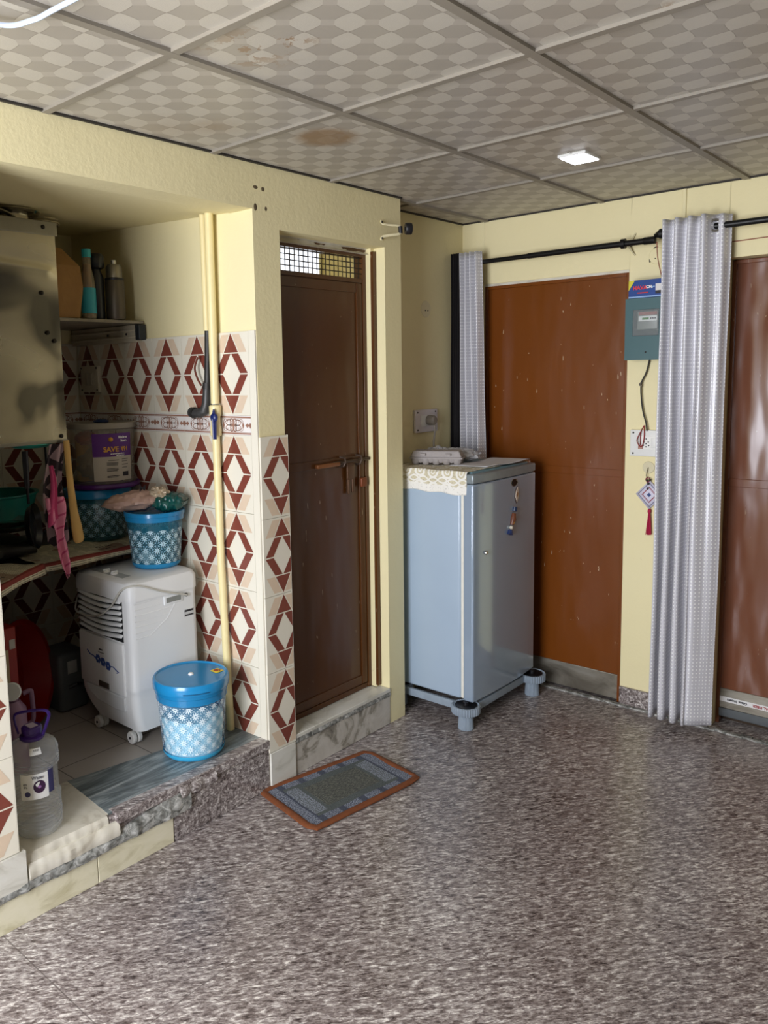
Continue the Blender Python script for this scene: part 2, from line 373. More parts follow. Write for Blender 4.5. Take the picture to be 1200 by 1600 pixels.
t.build('trim_5', TM, kind='structure', smooth=False, fix=False)
t = B(); Wb = lambda a, b_, h: (-1.23+h, a, b_)
cols = [.79-.2*k for k in range(1, 7)]
tilewall(t, Wb, cols, rows, -.5, .79); border(t, Wb, cols, 1.400, 1.474, -.5, .79)
t.build('trim_6', TM, kind='structure', smooth=False, fix=False)
t = B(); Wf = lambda a, b_, h: (h, a, b_)
tilewall(t, Wf, [.796], [(.15, .47), (.47, .775), (.775, 1.08), (1.08, 1.395)], .796, .942)
t.add([(.0, .942, .15), (.0088, .942, .15), (.0088, .942, 1.395), (0, .942, 1.395)], [(0,1,2,3)], 0)
t.build('trim_7', TM, kind='structure', smooth=False, fix=False)
t = B(); tilewall(t, Wf, [-.234-.2*k for k in range(1, 4)], [(.235, .535), (.535, .84), (.84, 1.145), (1.145, 1.45)], -.85, -.236)
t.box(-.1, .008, -.2345, -.236, .235, 1.45, 0)
t.build('trim_8', TM, kind='structure', smooth=False, fix=False)
B().box(0, .01, .8, .94, 0, .148).build('baseboard_pier', M_WTILE, kind='structure', bevel=.002)
B().box(-.1, .012, -.6, -.216, .108, .233).build('baseboard_kitchen', M_WTILE, kind='structure', bevel=.002)
# kitchen floor platform and its step
B().box(-1.23, -.1, -.6, .8, 0, ZK).build('floor_kitchen', M_KTILE, kind='structure', smooth=False)
s = B().add([(-.321, .112, ZK-.02), (-.02, .085, ZK-.02), (-.02, .795, ZK-.02), (-.2, .795, ZK-.02), (-.321, .112, ZK+.004), (-.02, .085, ZK+.004), (-.02, .795, ZK+.004), (-.2, .795, ZK+.004)],
        [(0,3,2,1), (4,5,6,7), (0,1,5,4), (1,2,6,5), (2,3,7,6), (3,0,4,7)])
s.build('trim_9', M_GREEN, kind='structure', smooth=False)
s = B().box(-.1, -.005, .08, .8, 0, ZK-.002).box(-.045, .008, .1, .8, .168, ZK+.005).box(-.02, .002, .33, .8, 0, .166)
s.build('trim_10', M_GRAN, kind='structure', bevel=.004)
from mathutils import noise as MN
def rough_bar(y0, y1, n, z0f, z1f, x0, xout, seed, jx=.006, jz=.006):
    n *= 4; b_ = B(); rings = []; nz = lambda y_, k, f=11: MN.noise(Vector((y_*f, k*3.7, seed*2.3))) + .5*MN.noise(Vector((y_*f*3.5, k*5.1, seed*1.3)))
    for i in range(n+1):
        t_ = i/n; y_ = y0+(y1-y0)*t_; a, c = z0f(t_), z1f(t_); o = xout + 1.4*jx*nz(y_, 1)
        rings.append([(x0, y_, a), (o*.8, y_, a+jz*.6*nz(y_, 2)), (o, y_, a*.7+c*.3+jz*nz(y_, 3)), (o-.002+jx*.5*nz(y_, 5), y_, a*.3+c*.7+jz*.6*nz(y_, 6)), (o*.7+x0*.08, y_, c+jz*.5*nz(y_, 4)), (x0, y_, c)])
    vs = [p for r_ in rings for p in r_]; fs = []
    for i in range(n):
        for k in range(6): j = (k+1) % 6; fs.append((i*6+k, i*6+j, (i+1)*6+j, (i+1)*6+k))
    fs += [tuple(range(6)), tuple(reversed(range(n*6, n*6+6)))]
    return b_.add(vs, fs)
s = B().box(-.1, .004, -.9, .022, 0, .104).box(-.1, .004, .024, .326, 0, .098)
s.build('trim_11', M_CTILE, kind='structure', bevel=.002)
rough_bar(-.9, .40, 70, lambda t: .106 - .008*t, lambda t: .134 + (.052*max(0, (t-.74)/.26)), -.09, .018, 3).build('trim_12', M_CEM, kind='structure')
rough_bar(.36, .52, 10, lambda t: .15, lambda t: .19, -.03, .014, 5).build('trim_13', M_GRAN, kind='structure', smooth=False)
rough_bar(-.21, .105, 26, lambda t: .132, lambda t: .178, -.1, .014, 8, .004, .003).build('trim_14', M_CREAMST, kind='structure')
rough_bar(-.21, .075, 20, lambda t: .176, lambda t: ZK+.004, -.12, -.006, 9, .004, .002).build('trim_15', M_CREAMST, kind='structure')
B().add([(-.35, -.234, ZK), (-.02, -.234, ZK), (-.02, .085, ZK), (-.321, .112, ZK), (-.35, -.234, ZK+.003), (-.02, -.234, ZK+.003), (-.02, .085, ZK+.003), (-.321, .112, ZK+.003)], [(4,5,6,7), (0,1,5,4), (1,2,6,5), (2,3,7,6), (3,0,4,7)]).build('trim_16', M_CREAMST, kind='structure', smooth=False)
# door sill of the bathroom
B().box(-.16, .003, .943, 1.578, 0, .155).build('trim_17', M_WORN, kind='structure', bevel=.004)
B().box(-.16, -.012, .943, 1.56, .155, .166).box(-.055, .006, .943, 1.575, .155, .172).build('trim_18', M_WTILE, kind='structure', bevel=.002)
rough_bar(.94, 1.578, 34, lambda t: .135, lambda t: .158, -.02, .007, 12, .003, .003).build('trim_19', M_CEM, kind='structure', smooth=False)

# ---------------------------------------------------------------- doors
def metalpaint(name, c0, c1, rough, wave, spots=1, st=.9):
    m, nt, b = newmat(name); vec, (x, y, z) = wcoords(nt)
    n = noise(nt, vec, 2.2, 4); sp = noise(nt, mapping(nt, vec, (0, .5, .4), (75, 75, 28)), 1, 2).gt(.752) * noise(nt, vec, 3.2, 2).gt(.5)
    sp2 = noise(nt, mapping(nt, vec, (.4, .9, .2), (120, 120, 16)), 1, 1).gt(.77) * noise(nt, vec, 2.6, 2).gt(.53)
    nt.links.new(mix(nt, sp.mx(sp2)*spots, mix(nt, n, c0, c1), '#cbb89a'), b.inputs['Base Color'])
    b.inputs['Roughness'].default_value = rough
    bump(nt, b, noise(nt, mapping(nt, vec, (0, 0, 0), (5, 5, 1.6)), 1, 2), wave, st); return m
M_D1 = metalpaint('dark_brown_door_paint', '#4c2a0e', '#5c3614', .28, .012, .5)
M_D2 = metalpaint('orange_brown_door_paint', '#6a360a', '#79400e', .28, .010)
M_D3 = metalpaint('red_brown_door_paint', '#6a3f2a', '#7a4b35', .22, .03, .3)
M_DK = mat('#4a3122', .5); M_GALV = stone('galvanised_sheet', [(.3, '#6a6357'), (.5, '#8d877a'), (.7, '#a19c90')], (3, 3, 8), 0, .42, bm=.001)
M_GALV.node_tree.nodes['Principled BSDF'].inputs['Metallic'].default_value = .6
# bathroom door
s = B(); xd = -.1
s.box(xd-.02, xd, .95, 1.535, .185, 2.022)
dr = s.build('door_1', M_D1, kind='structure', bevel=.003)
ORG['door_1'] = Vector((0, 0, 0))
s = B(); s.box(xd-.04, xd+.012, .935, .952, .17, 2.165).box(xd-.04, xd+.012, 1.535, 1.56, .17, 2.165).box(xd-.04, xd+.012, .95, 1.537, 2.128, 2.165).box(xd-.03, xd+.008, .95, 1.537, 2.018, 2.036).box(xd-.035, xd+.006, .95, 1.537, .168, .19)
s.build('frame', M_D1, dr, bevel=.002)
s = B()
s.box(xd-.001, xd+.006, .987, 1.493, .195, .235).box(xd-.001, xd+.008, 1.495, 1.53, .195, 2.015).box(xd-.001, xd+.006, .987, 1.493, 1.225, 1.262).box(xd-.001, xd+.006, .987, 1.493, 1.975, 2.015).box(xd-.001, xd+.008, .955, .985, .195, 2.015)
s.build('rail', M_D1, dr, bevel=.002)
s = B()
for k in range(22): yy = .955+.0268*k; s.cyl((xd, yy, 2.035), (xd, yy, 2.13), .0022, 6)
for k in range(1, 5): zz = 2.035+.0222*k; s.cyl((xd+.003, .952, zz), (xd+.003, 1.537, zz), .0022, 6)
s.build('grille', mat('#2a2018', .5), dr)
s = B(); s.cyl((xd+.02, 1.30, 1.243), (xd+.02, 1.55, 1.243), .007, 12); s.build('bolt', mat('#4d3a2c', .4, .5), dr)
s = B(); s.box(xd+.006, xd+.028, 1.20, 1.345, 1.228, 1.246, bev=.004); s.build('bolt_handle', mat('#8a5630', .4, .3), dr)
s = B()
for yy in (1.365, 1.475): s.tube([(xd+.006, yy, 1.222), (xd+.032, yy-.004, 1.226), (xd+.038, yy, 1.243), (xd+.032, yy+.004, 1.26), (xd+.006, yy, 1.264)], .005, 8)
s.build('staple', mat('#55453a', .4, .5), dr)
s = B(); s.box(xd+.008, xd+.02, 1.40, 1.45, 1.16, 1.24, bev=.005).box(xd+.008, xd+.018, 1.405, 1.422, 1.095, 1.17, bev=.003).box(xd+.008, xd+.018, 1.432, 1.45, 1.10, 1.17, bev=.003)
s.build('hasp', mat('#5c3f28', .45, .3), dr)
s = B(); s.box(xd+.008, xd+.026, 1.49, 1.53, 1.118, 1.16, bev=.006); s.build('padlock', mat('#7b4022', .45, .3), dr)
B().box(-.06, -.045, 1.553, 1.573, .18, 2.15).build('trim_20', M_D1, kind='structure')                    # brown strip let into the jamb
B().box(-.16, -.06, 1.556, 1.578, .17, 2.165).build('trim_21', M_WALL, kind='structure')
rough_bar(1.0, 1.575, 16, lambda t: 2.14, lambda t: 2.168, -.11, -.085, 21, .004, .004).build('trim_22', M_CREAMST, kind='structure')
B().box(-.47, -.455, 1.672, 1.70, 1.75, 2.6).box(-1.25, -.46, 1.672, 1.70, 1.74, 1.755).build('window_1', mat('#cfc9a8', .5), kind='structure')
# the two brown steel doors of the back wall
def steel_door(name, x0, x1, yd, z0, z1, zp0, zp1, m, rail_z):
    d_ = B().box(x0+.012, x1-.012, yd, yd+.02, zp1-.01, z1-.012).build(name, m, kind='structure', bevel=.002); ORG[name] = Vector((0, 0, 0))
    B().box(x0, x0+.016, yd-.012, yd+.03, z0, z1).box(x1-.016, x1, yd-.012, yd+.03, z0, z1).box(x0+.016, x1-.016, yd-.012, yd+.03, z1-.016, z1).build('frame', m, d_, bevel=.002)
    B().box(x0+.016, x1-.016, yd-.004, yd, rail_z-.018, rail_z+.018).build('rail', m, d_, bevel=.002)
    k = B().box(x0+.014, x1-.014, yd-.006, yd+.016, zp0, zp1).build('kick_plate', M_GALV, d_, bevel=.002); return d_, k
d1, _ = steel_door('door_2', D1a, D1b, YB+.018, 0, DZ-.012, .012, .135, M_D2, 1.125)
d2, k2 = steel_door('door_3', D2a, D2b, YB+.085, 0, DZ, .05, .165, M_D3, 1.11)
B().box(D2a+.014, D2b-.014, YB+.072, YB+.088, .035, .075).build('kick_plate', mat('#5b5f61', .45, .5), d2, bevel=.002)
rough_bar(0, 1, 30, lambda t: 2.058, lambda t: 2.072, 0, .01, 31, .003, .003)
B().box(D1a, D1b, YB+.004, YB+.05, DZ-.012, DZ).build('trim_23', M_CREAMST, kind='structure')
def flat_strip(name, x0, x1, y, z0, z1, m, parent): return B().box(x0, x1, y-.0012, y, z0, z1).build(name, m, parent, smooth=False)
st_ = flat_strip('printed_tape', D2a+.014, D2b-.05, YB+.078, .105, .128, mat('#e6e4e2', .35, var=.01), k2)
PURPLE = mat('#3c1f6e', .35); BLACKP = mat('#17161a', .4); WHITEP = mat('#e6e6e2', .35, var=.02); STEEL = mat('#b9b6ae', .25, 1, var=.1, scale=6); DARKSC = mat('#2b2622', .5, .5)
INK = mat('#26242a', .6); GREYINK = mat('#6a6a70', .6); WHITEINK = mat('#f2f0ee', .5, var=.01); RED_INK = mat('#a32424', .5)
for dx, s_t, m_ in ((1.225, 'Glass Sheets', INK), (1.345, 'CRYSTAL FIBER', RED_INK), (1.475, 'Glass Sheets', INK), (1.595, 'CRYSTAL FIBER', RED_INK), (1.725, 'Glass Sheets', INK), (1.84, 'CRYSTAL FIBER', RED_INK)):
    text('lettering', s_t, (dx, YB+.0755, .1165), (-1, 0, 0), (0, 0, -1), .0165, m_, st_, bold=.0004)

# ---------------------------------------------------------------- refrigerator and its stand
fr = thing('refrigerator', (.08, 2.04, .118), 'pale blue single-door refrigerator standing on a plastic stand by the brown door', 'refrigerator')
M_FR = mat('#a5b7c8', .32, var=.02, scale=4, coat=.2); M_FD = mat('#9fb0c2', .14, var=.02, scale=4, coat=.6)
M_FD.node_tree.nodes['Principled BSDF'].inputs['Metallic'].default_value = .25
B().box(-.15, .268, 1.76, 2.33, .13, 1.17, bev=.012).build('body', M_FR, fr)
B().box(.266, .283, 1.768, 2.322, .135, 1.165).build('door_seal', mat('#e4e0d2', .5), fr)
s = B(); n = 12; prof = []
for i in range(n+1):
    q = i/n; prof.append((.335 + .012*math.sin(PI*q)**.6, 1.757+.576*q))
s.prism([(.283, 1.757)] + prof + [(.283, 2.333)], 2, .128, 1.128)
dr = s.build('door', M_FD, fr, bevel=.008)
s = B().prism([(.283, 1.757)] + prof + [(.283, 2.333)], 2, 1.130, 1.172); s.build('handle_trim', mat('#8b9598', .25, .2), fr, bevel=.007)
s = B(); M_ = Matrix.Rotation(PI/2, 3, 'Y'); s.lathe([(.0001, .009), (.007, .009), (.009, .006), (.009, 0)], (.343, 1.85, .81), 20, 0, M_); s.build('lock', STEEL, dr)
s = B(); s.lathe([(.0001, .008), (.020, .008), (.025, .003), (.025, 0)], (.342, 2.10, 1.10), 28, 0, Matrix.Rotation(PI/2, 3, 'Y') @ Matrix.Diagonal((.65, 1.1, 1))); lg = s.build('badge', mat('#23211f', .25, .6), dr)
s = B(); s.lathe([(.022, .004), (.026, .007), (.029, .004), (.029, 0)], (.342, 2.10, 1.10), 28, 0, Matrix.Rotation(PI/2, 3, 'Y') @ Matrix.Diagonal((.65, 1.1, 1))); s.build('badge_rim', STEEL, lg)
s = B().box(-.12, .31, 1.79, 2.30, 1.168, 1.178, bev=.004); s.build('top_panel', mat('#6d929d', .3), fr)
s = B().box(.25, .30, 2.315, 2.345, 1.165, 1.18, bev=.003); s.build('hinge', STEEL, fr)
sd = thing('refrigerator_stand', (.08, 2.04, 0), 'grey plastic stand with ribbed round feet under the refrigerator', 'stand')
M_ST = mat('#8d9aa6', .5, var=.08)
s = B().box(-.12, .33, 1.757, 1.775, .075, .112, bev=.003).box(-.12, .33, 2.33, 2.345, .075, .112, bev=.003).box(.315, .332, 1.77, 2.33, .075, .112, bev=.003).box(-.12, -.105, 1.77, 2.33, .075, .112, bev=.003)
s.build('rail', M_ST, sd)
rib = lambda a, h: 1 + .022*math.cos(a*34)
for fx, fy in ((.30, 1.755), (.345, 2.30), (-.10, 1.79), (-.10, 2.31)):
    c = B().lathe([(.001, .078), (.062, .078), (.065, .082), (.065, .114), (.060, .116), (.057, .112), (.001, .112)], (fx, fy, 0), 136, 0, rf=rib).build('cup', M_ST, sd)
    B().lathe([(.0001, 0), (.032, 0), (.035, .004), (.031, .08), (.001, .08)], (fx, fy, 0), 136, 0, rf=rib).build('leg', M_ST, c)
    B().lathe([(.0001, .112), (.050, .112), (.050, .114), (.012, .114), (.012, .128), (.0001, .128)], (fx, fy, 0), 24).build('pad', BLACKP, c)
# lace mat hanging over the top
m, nt, b = newmat('white_lace_cloth'); vec, (x, y, z) = coords(nt, 'UV')
c1 = ((x/.075).cell()*(x/.075).cell() + ((y+.02)/.075).cell()*((y+.02)/.075).cell()).sqrt()
ringp = (c1-.33).abs().lt(.07).mx((c1-.12).abs().lt(.035)).mx(((x*60).cos()*.012 + y - .055).abs().lt(.004)).mx(((x*60+PI).cos()*.012 + y - .055).abs().lt(.004))
inner = y.gt(.035)
nt.links.new(mix(nt, inner*ringp.inv()*.9, '#efece3', '#cfc5a4'), b.inputs['Base Color']); b.inputs['Roughness'].default_value = .85
nn = noise(nt, vec, 130, 3); al = (nn.gt(.42).mx(ringp)); nt.links.new((al*.25+.75).s, b.inputs['Alpha']); bump(nt, b, nn + ringp, .002, .8); M_LACE = m
s = B()
def lace(a, b_):
    x_ = -.14 + .44*a + .004*math.sin(b_*9); L = .085 + .012*a - .003*math.sin(a*20); q = b_*(L+.30)
    if q < L: return (x_, 1.7555 - .002*math.sin(a*17+q*40), 1.173-(L-q))
    return (x_, 1.758+(q-L), 1.1815 + .0012*math.sin(a*14+q*21))
s.grid(lace, 60, 60, 0, lambda a, b_: (a*.44, b_*.385))
tt = s.build('lace_mat', M_LACE, solid=.0015); settag(tt, 'white lace cloth draped over the top edge of the refrigerator', 'cloth')
s = B()
def paper(a, b_):
    return (.10+.20*b_ + .02*a, 1.93+.37*a, 1.184 + .002*math.sin(a*9) + .018*max(0, a-.72)*math.sin(max(0, a-.72)*9)+.004*b_)
s.grid(paper, 24, 10); tt = s.build('folded_sheet', mat('#d9d9dc', .6), solid=.002); settag(tt, 'white folded sheet lying on the refrigerator top with a lifted end', 'cloth')
# egg carton
eg = thing('egg_carton', (.03, 1.94, 1.183), 'grey moulded pulp egg carton on top of the refrigerator', 'egg carton')
M_EGG = mat('#a8a19e', .9, var=.08, scale=90, bmp=.001)
mat_r = Matrix.Translation((.015, 1.955, 0)) @ Matrix.Rotation(math.radians(24), 4, 'Z')
s = B(); s.xf = mat_r
def cup_tray(a, b_):
    X_, Y_ = -.125+.25*a, -.052+.104*b_; ed = min(1, min(a, 1-a)*14, min(b_, 1-b_)*8)
    return (X_, Y_, 1.186 + .032*(1-ed*(.62+.38*math.cos(2*PI*(a*5))*math.cos(2*PI*b_))) )
s.grid(cup_tray, 60, 26); s.box(-.128, .128, -.056, .056, 1.212, 1.219, bev=.002)
for k in range(5):
    for q in (-1, 1): s.lathe([(.012, 0), (.019, .008), (.024, .032)], (-.1+.05*k, q*.029, 1.184), 16, cap0=True)
s.build('tray', M_EGG, eg)
s = B(); s.xf = mat_r
a_, b_ = [(-.124, -.052), (.124, -.052), (.124, .052), (-.124, .052)], [(-.110, -.040), (.110, -.040), (.110, .040), (-.110, .040)]
s.add([(*q, 1.219) for q in a_] + [(*q, 1.250) for q in b_], [(4,5,6,7), (3,2,1,0)] + [(i, (i+1) % 4, 4+(i+1) % 4, 4+i) for i in range(4)])
s.build('lid', M_EGG, eg, bevel=.006)
for q in (-.06, .06):
    s = B(); s.xf = mat_r; s.box(q-.013, q+.013, -.060, -.048, 1.228, 1.238, bev=.002); s.build('catch', M_EGG, eg)
# plastic bag of food
pb = thing('plastic_bag', (.0, 2.11, 1.183), 'crumpled clear plastic food bag with yellow contents behind the egg carton', 'plastic bag')
def lump(c, rx, ry, rz, seed, amp=.18, n=22, flat=0, fr=3.0):
    from mathutils import noise as N
    b_ = B(); off = Vector((seed*3.1, seed*1.7, seed))
    def fn(a, q):
        th, ph = 2*PI*a, PI*q; p = Vector((math.sin(ph)*math.cos(th), math.sin(ph)*math.sin(th), -math.cos(ph)))
        k = 1 + amp*N.noise(p*fr+off) + amp*.6*N.noise(p*fr*2.4+off)
        z_ = p.z*k; 
        if z_ < -1+flat: z_ = -1+flat
        return (c[0]+p.x*k*rx, c[1]+p.y*k*ry, c[2]+z_*rz)
    return b_.grid(fn, n*2, n)
m, nt, b = newmat('clear_crinkled_plastic'); vec, _ = coords(nt); b.inputs['Base Color'].default_value = lin('#dcdcdf'); b.inputs['Roughness'].default_value = .18
b.inputs['Alpha'].default_value = .62; bump(nt, b, noise(nt, vec, 22, 4, .6, dist=1.5), .01, .9); M_BAG = m
lump((.02, 2.13, 1.212), .115, .075, .034, 3, .25, flat=.1).build('film', M_BAG, pb)
lump((-.07, 2.09, 1.222), .06, .05, .032, 9, .3, flat=.1).build('film', M_BAG, pb)
lump((-.02, 2.10, 1.212), .05, .03, .022, 5, .2, flat=.2).build('contents', mat('#c09a2c', .6, var=.15), pb)
lump((.05, 2.15, 1.207), .06, .045, .022, 6, .2, flat=.2).build('contents', mat('#b8b2a8', .7, var=.12), pb)
# magnets on the fridge door
s = B(); pts = [(2.10, 1.005), (2.122, 1.04), (2.135, 1.05), (2.13, 1.075), (2.118, 1.085), (2.112, 1.066), (2.098, 1.056), (2.096, 1.035)]
mg = thing('fridge_magnet', (.345, 2.115, 1.0), 'cream diamond-shaped magnet below the badge on the refrigerator door', 'magnet')
B().prism([(2.118, .998), (2.142, 1.04), (2.126, 1.083), (2.104, 1.058), (2.100, 1.03)], 0, .3445, .350).build('backing', mat('#4a3a34', .5), mg, bevel=.0015)
B().prism([(2.119, 1.006), (2.137, 1.04), (2.125, 1.078), (2.108, 1.056), (2.104, 1.032)], 0, .350, .353).build('face', mat('#c9b9a9', .5, var=.2, scale=120), mg, bevel=.001)
B().prism([(2.118, 1.03), (2.125, 1.045), (2.118, 1.055), (2.112, 1.042)], 0, .353, .3545).build('emblem', mat('#8a5f3a', .5), mg)
mg = thing('fridge_magnet', (.345, 2.07, .86), 'long multicoloured figure magnet hanging tilted on the refrigerator door', 'magnet')
s = B(); s.tube([(.352, 2.098, .985), (.354, 2.092, .965)], [.012, .011], 12); s.build('top_piece', mat('#1e2c47', .4), mg)
s = B(); s.tube([(.353, 2.088, .955), (.355, 2.078, .93), (.353, 2.070, .905)], [.010, .014, .009], 12); s.build('middle_piece', mat('#6a3a22', .45, var=.3, scale=60), mg)
s = B(); s.tube([(.36, 2.083, .95), (.362, 2.070, .912)], .003, 8); s.build('stripe', mat('#c09a3a', .4), mg)
s = B(); s.ball((.354, 2.062, .893), .009); s.build('bead', mat('#c9c2b0', .4), mg)
s = B(); s.tube([(.352, 2.056, .882), (.354, 2.047, .862)], [.011, .015], 14); s.build('bottom_piece', mat('#22305a', .4, var=.3, scale=90), mg)

# ---------------------------------------------------------------- door mat
m, nt, b = newmat('grey_blue_woven_mat'); vec, (x, y, z) = coords(nt, 'UV')      # uv in metres, centred
ax_, ay_ = x.abs(), y.abs()
inn = ax_.lt(.14)*ay_.lt(.082); mid = (ax_.lt(.215)*ay_.lt(.118)) ; out = mid.inv()
blocks = ((x/.105).cell().abs().lt(.36))
weave = noise(nt, mapping(nt, vec, (0, 0, 0), (60, 260, 1)), 1, 2); spk = noise(nt, vec, 190, 3, .7)
spm = spk.gt(.5)*(out*blocks).mx(ax_.gt(.155)*ay_.lt(.1)*mid)
c = mix(nt, out, mix(nt, inn, '#59605f', '#4f524c'), '#4a505f'); c = mix(nt, inn*weave.gt(.52)*.7, c, '#7b7b70'); c = mix(nt, spm*.8, c, '#a3aab8')
nt.links.new(c, b.inputs['Base Color']); b.inputs['Roughness'].default_value = .95; bump(nt, b, weave + spk*1.5, .004, 1); M_MAT = m
mt = thing('door_mat', (.205, .985, 0), 'grey and blue woven door mat with a rust-orange border on the granite floor', 'door mat')
cs = [Vector((-.007, .746, 0)), Vector((.338, .68, 0)), Vector((.411, 1.24, 0)), Vector((.101, 1.289, 0))]
ctr = sum(cs, Vector())/4
def bil(a, b_): 
    p = cs[0]*(1-a)*(1-b_) + cs[1]*a*(1-b_) + cs[2]*a*b_ + cs[3]*(1-a)*b_; return p
s = B(); s.grid(lambda a, b_: tuple(bil(.05+.9*a, .035+.93*b_) + Vector((0, 0, .011+.0015*math.sin(a*9)*math.sin(b_*14)))), 30, 40, 0, lambda a, b_: ((b_-.5)*.54, (a-.5)*.31))
s.build('pile', M_MAT, mt)
s = B(); path = []
for i in range(4):
    for k in range(14):
        t_ = k/14; p = cs[i].lerp(cs[(i+1) % 4], .03+.94*t_); p = p + (ctr-p)*.035; path.append((p.x, p.y, .0075))
path.append(path[0]); s.tube(path, .0155, 10, up=(0, 0, 1), flat=.5, caps=False)
s.build('border', mat('#75401f', .9, var=.2, scale=50, bmp=.002), mt)
B().prism([(p.x + (ctr-p).x*.05, p.y+(ctr-p).y*.05) for p in cs], 2, .0005, .007).build('backing', mat('#3a3230', .9), mt)

# ---------------------------------------------------------------- air cooler
ac = thing('air_cooler', (-.51, .575, ZK), 'white portable air cooler on castors in the kitchen opening under the counter', 'air cooler')
M_AC = mat('#eceeee', .38, var=.02, scale=5); M_ACD = mat('#dfe2e3', .4, var=.02); M_SHADE = mat('#1d1f21', .8)
x0, x1, y0, y1 = -.705, -.322, .41, .735; zb, zt = .268, .862
# shell: side walls curved inwards at the base, closed behind the louvre
s = B()
def shell_ring(z_):
    k = 0 if z_ > .40 else ((.40-z_)/.13)**2*.055
    rr = .03; P = []
    for cx, cy, a0 in ((x1-rr, y1-rr, 0), (x0+rr+k*1.4, y1-rr, 90), (x0+rr+k*1.4, y0+rr+k*.35, 180), (x1-rr, y0+rr+k*.35, 270)):
        for q in range(5): a = math.radians(a0+22.5*q); P.append((cx+rr*math.cos(a), cy+rr*math.sin(a), z_))
    return P
zs = [zb, .285, .31, .34, .37, .40, .425, .428, .445, .448, .462, .465, .62, .79]
rings = [shell_ring(z_) for z_ in zs]
for i, z_ in enumerate(zs):
    if z_ in (.428, .445, .462): rings[i] = [((p[0]-(x0+x1)/2)*1.006+(x0+x1)/2, (p[1]-(y0+y1)/2)*1.006+(y0+y1)/2, p[2]) for p in rings[i]]
vs = [p for r_ in rings for p in r_]; n = 20
fs = [(j*n+i, j*n+(i+1) % n, (j+1)*n+(i+1) % n, (j+1)*n+i) for j in range(len(zs)-1) for i in range(n)] + [tuple(reversed(range(n)))]
s.add(vs, fs)
s.build('tank', M_AC, ac)
s = B()
def top_ring(z_, e, rr):
    P = []
    for cx, cy, a0 in ((x1-rr+.006-e, y1-rr+.004-e, 0), (x0+rr-.006+e, y1-rr+.004-e, 90), (x0+rr-.006+e, y0+rr-.006+e, 180), (x1-rr+.006-e, y0+rr-.006+e, 270)):
        for q in range(5): a = math.radians(a0+22.5*q); P.append((cx+rr*math.cos(a), cy+rr*math.sin(a), z_))
    return P
R_ = [top_ring(.785, 0, .035), top_ring(.835, 0, .035), top_ring(.852, .008, .035), top_ring(.860, .022, .035), top_ring(.861, .05, .03)]
vs = [p for r_ in R_ for p in r_]
s.add(vs, [(j*n+i, j*n+(i+1) % n, (j+1)*n+(i+1) % n, (j+1)*n+i) for j in range(4) for i in range(n)] + [tuple(range(80, 100)), tuple(reversed(range(20)))])
s.build('top_cover', M_AC, ac)
B().box(x0+.02, x1-.052, y0-.001, y0+.05, .622, .786).build('louvre_shade_block', M_SHADE, ac)  # dark block on the closed shell; its colour stands for shade behind the fins
for k in range(7):
    s = B(); zc = .636+.0225*k
    def fin(a, b_): 
        X_ = x0+.026+(x1-.080-x0)*a; return (X_, y0-.009+.012*b_ - .005*math.sin(PI*a), zc - .012*math.sin(PI*a)*.9 + .012*b_ + .006)
    s.grid(fin, 16, 2); s.build('louvre', M_AC, ac, solid=.004)
# front panel, raised
s = B().box(x0+.02, x1-.052, y0-.008, y0+.01, .405, .615, bev=.006).build('front_panel', M_AC, ac)
pp = [(x0+.05, .40), (x1-.06, .40), (x1-.06, .345), (x1-.12, .338), (x1-.25, .345), (x0+.06, .375)]
s = B().prism(pp, 1, y0-.006, y0+.03).build('lower_panel', M_ACD, ac, bevel=.004)
M_BL = mat('#2f4f94', .4)
s = B()
for k, (fx, fz) in enumerate(((.155, .522), (.19, .516), (.225, .508))):
    for a in range(6): s.ball((x0+fx+.011*math.cos(a*PI/3), y0-.0085, fz+.011*math.sin(a*PI/3)), .008, .0012, .008, 10)
s.tube([(x0+.08, y0-.0085, .545), (x0+.10, y0-.0085, .53), (x0+.125, y0-.0085, .528), (x0+.145, y0-.0085, .518)], .0022, 6)
s.tube([(x0+.235, y0-.0085, .508), (x0+.262, y0-.0085, .512), (x0+.285, y0-.0085, .502), (x0+.30, y0-.0085, .498), (x0+.285, y0-.0085, .493)], .0022, 6)
s.build('flower_print', M_BL, ac)
B().box(x0+.165, x0+.19, y0-.0092, y0-.0078, .562, .567).box(x0+.16, x0+.2, y0-.0092, y0-.0078, .551, .553).build('logo', INK, ac)
B().box(x0+.155, x0+.225, y0-.0105, y0-.0075, .412, .435).build('badge', mat('#77756a', .3, .7), ac)
# side details
s = B()
for k in range(7):
    zz = .640+.0225*k; ye = y0+.08+.165*(k/6)**.6; s.tube([(x1-.001, y0+.02, zz), (x1-.001, ye, zz)], .0022, 6)
s.tube([(x1-.001, y0+.08, .636), (x1-.001, y0+.17, .69), (x1-.001, y0+.235, .775)], .0025, 6)
s.build('side_rib', M_AC, ac)
s = B().box(x1-.002, x1+.004, y0+.155, y0+.245, .742, .778, bev=.002).build('handle', M_AC, ac)
B().box(x1+.002, x1+.0055, y0+.165, y0+.235, .750, .770).build('handle_recess', mat('#8a8d88', .6), s)
s = B().box(x1-.001, x1+.0012, y0+.25, y0+.30, .672, .702).build('rating_label', mat('#cfd0cf', .4), ac)
B().box(x1+.001, x1+.0016, y0+.253, y0+.297, .692, .700).box(x1+.001, x1+.0016, y0+.253, y0+.297, .675, .681).build('printing', INK, s)
s = B().lathe([(.0001, 0), (.007, 0), (.007, .008), (.0001, .008)], (x1, y0+.262, .763), 14, 0, Matrix.Rotation(PI/2, 3, 'Y')).build('cord_outlet', BLACKP, ac)
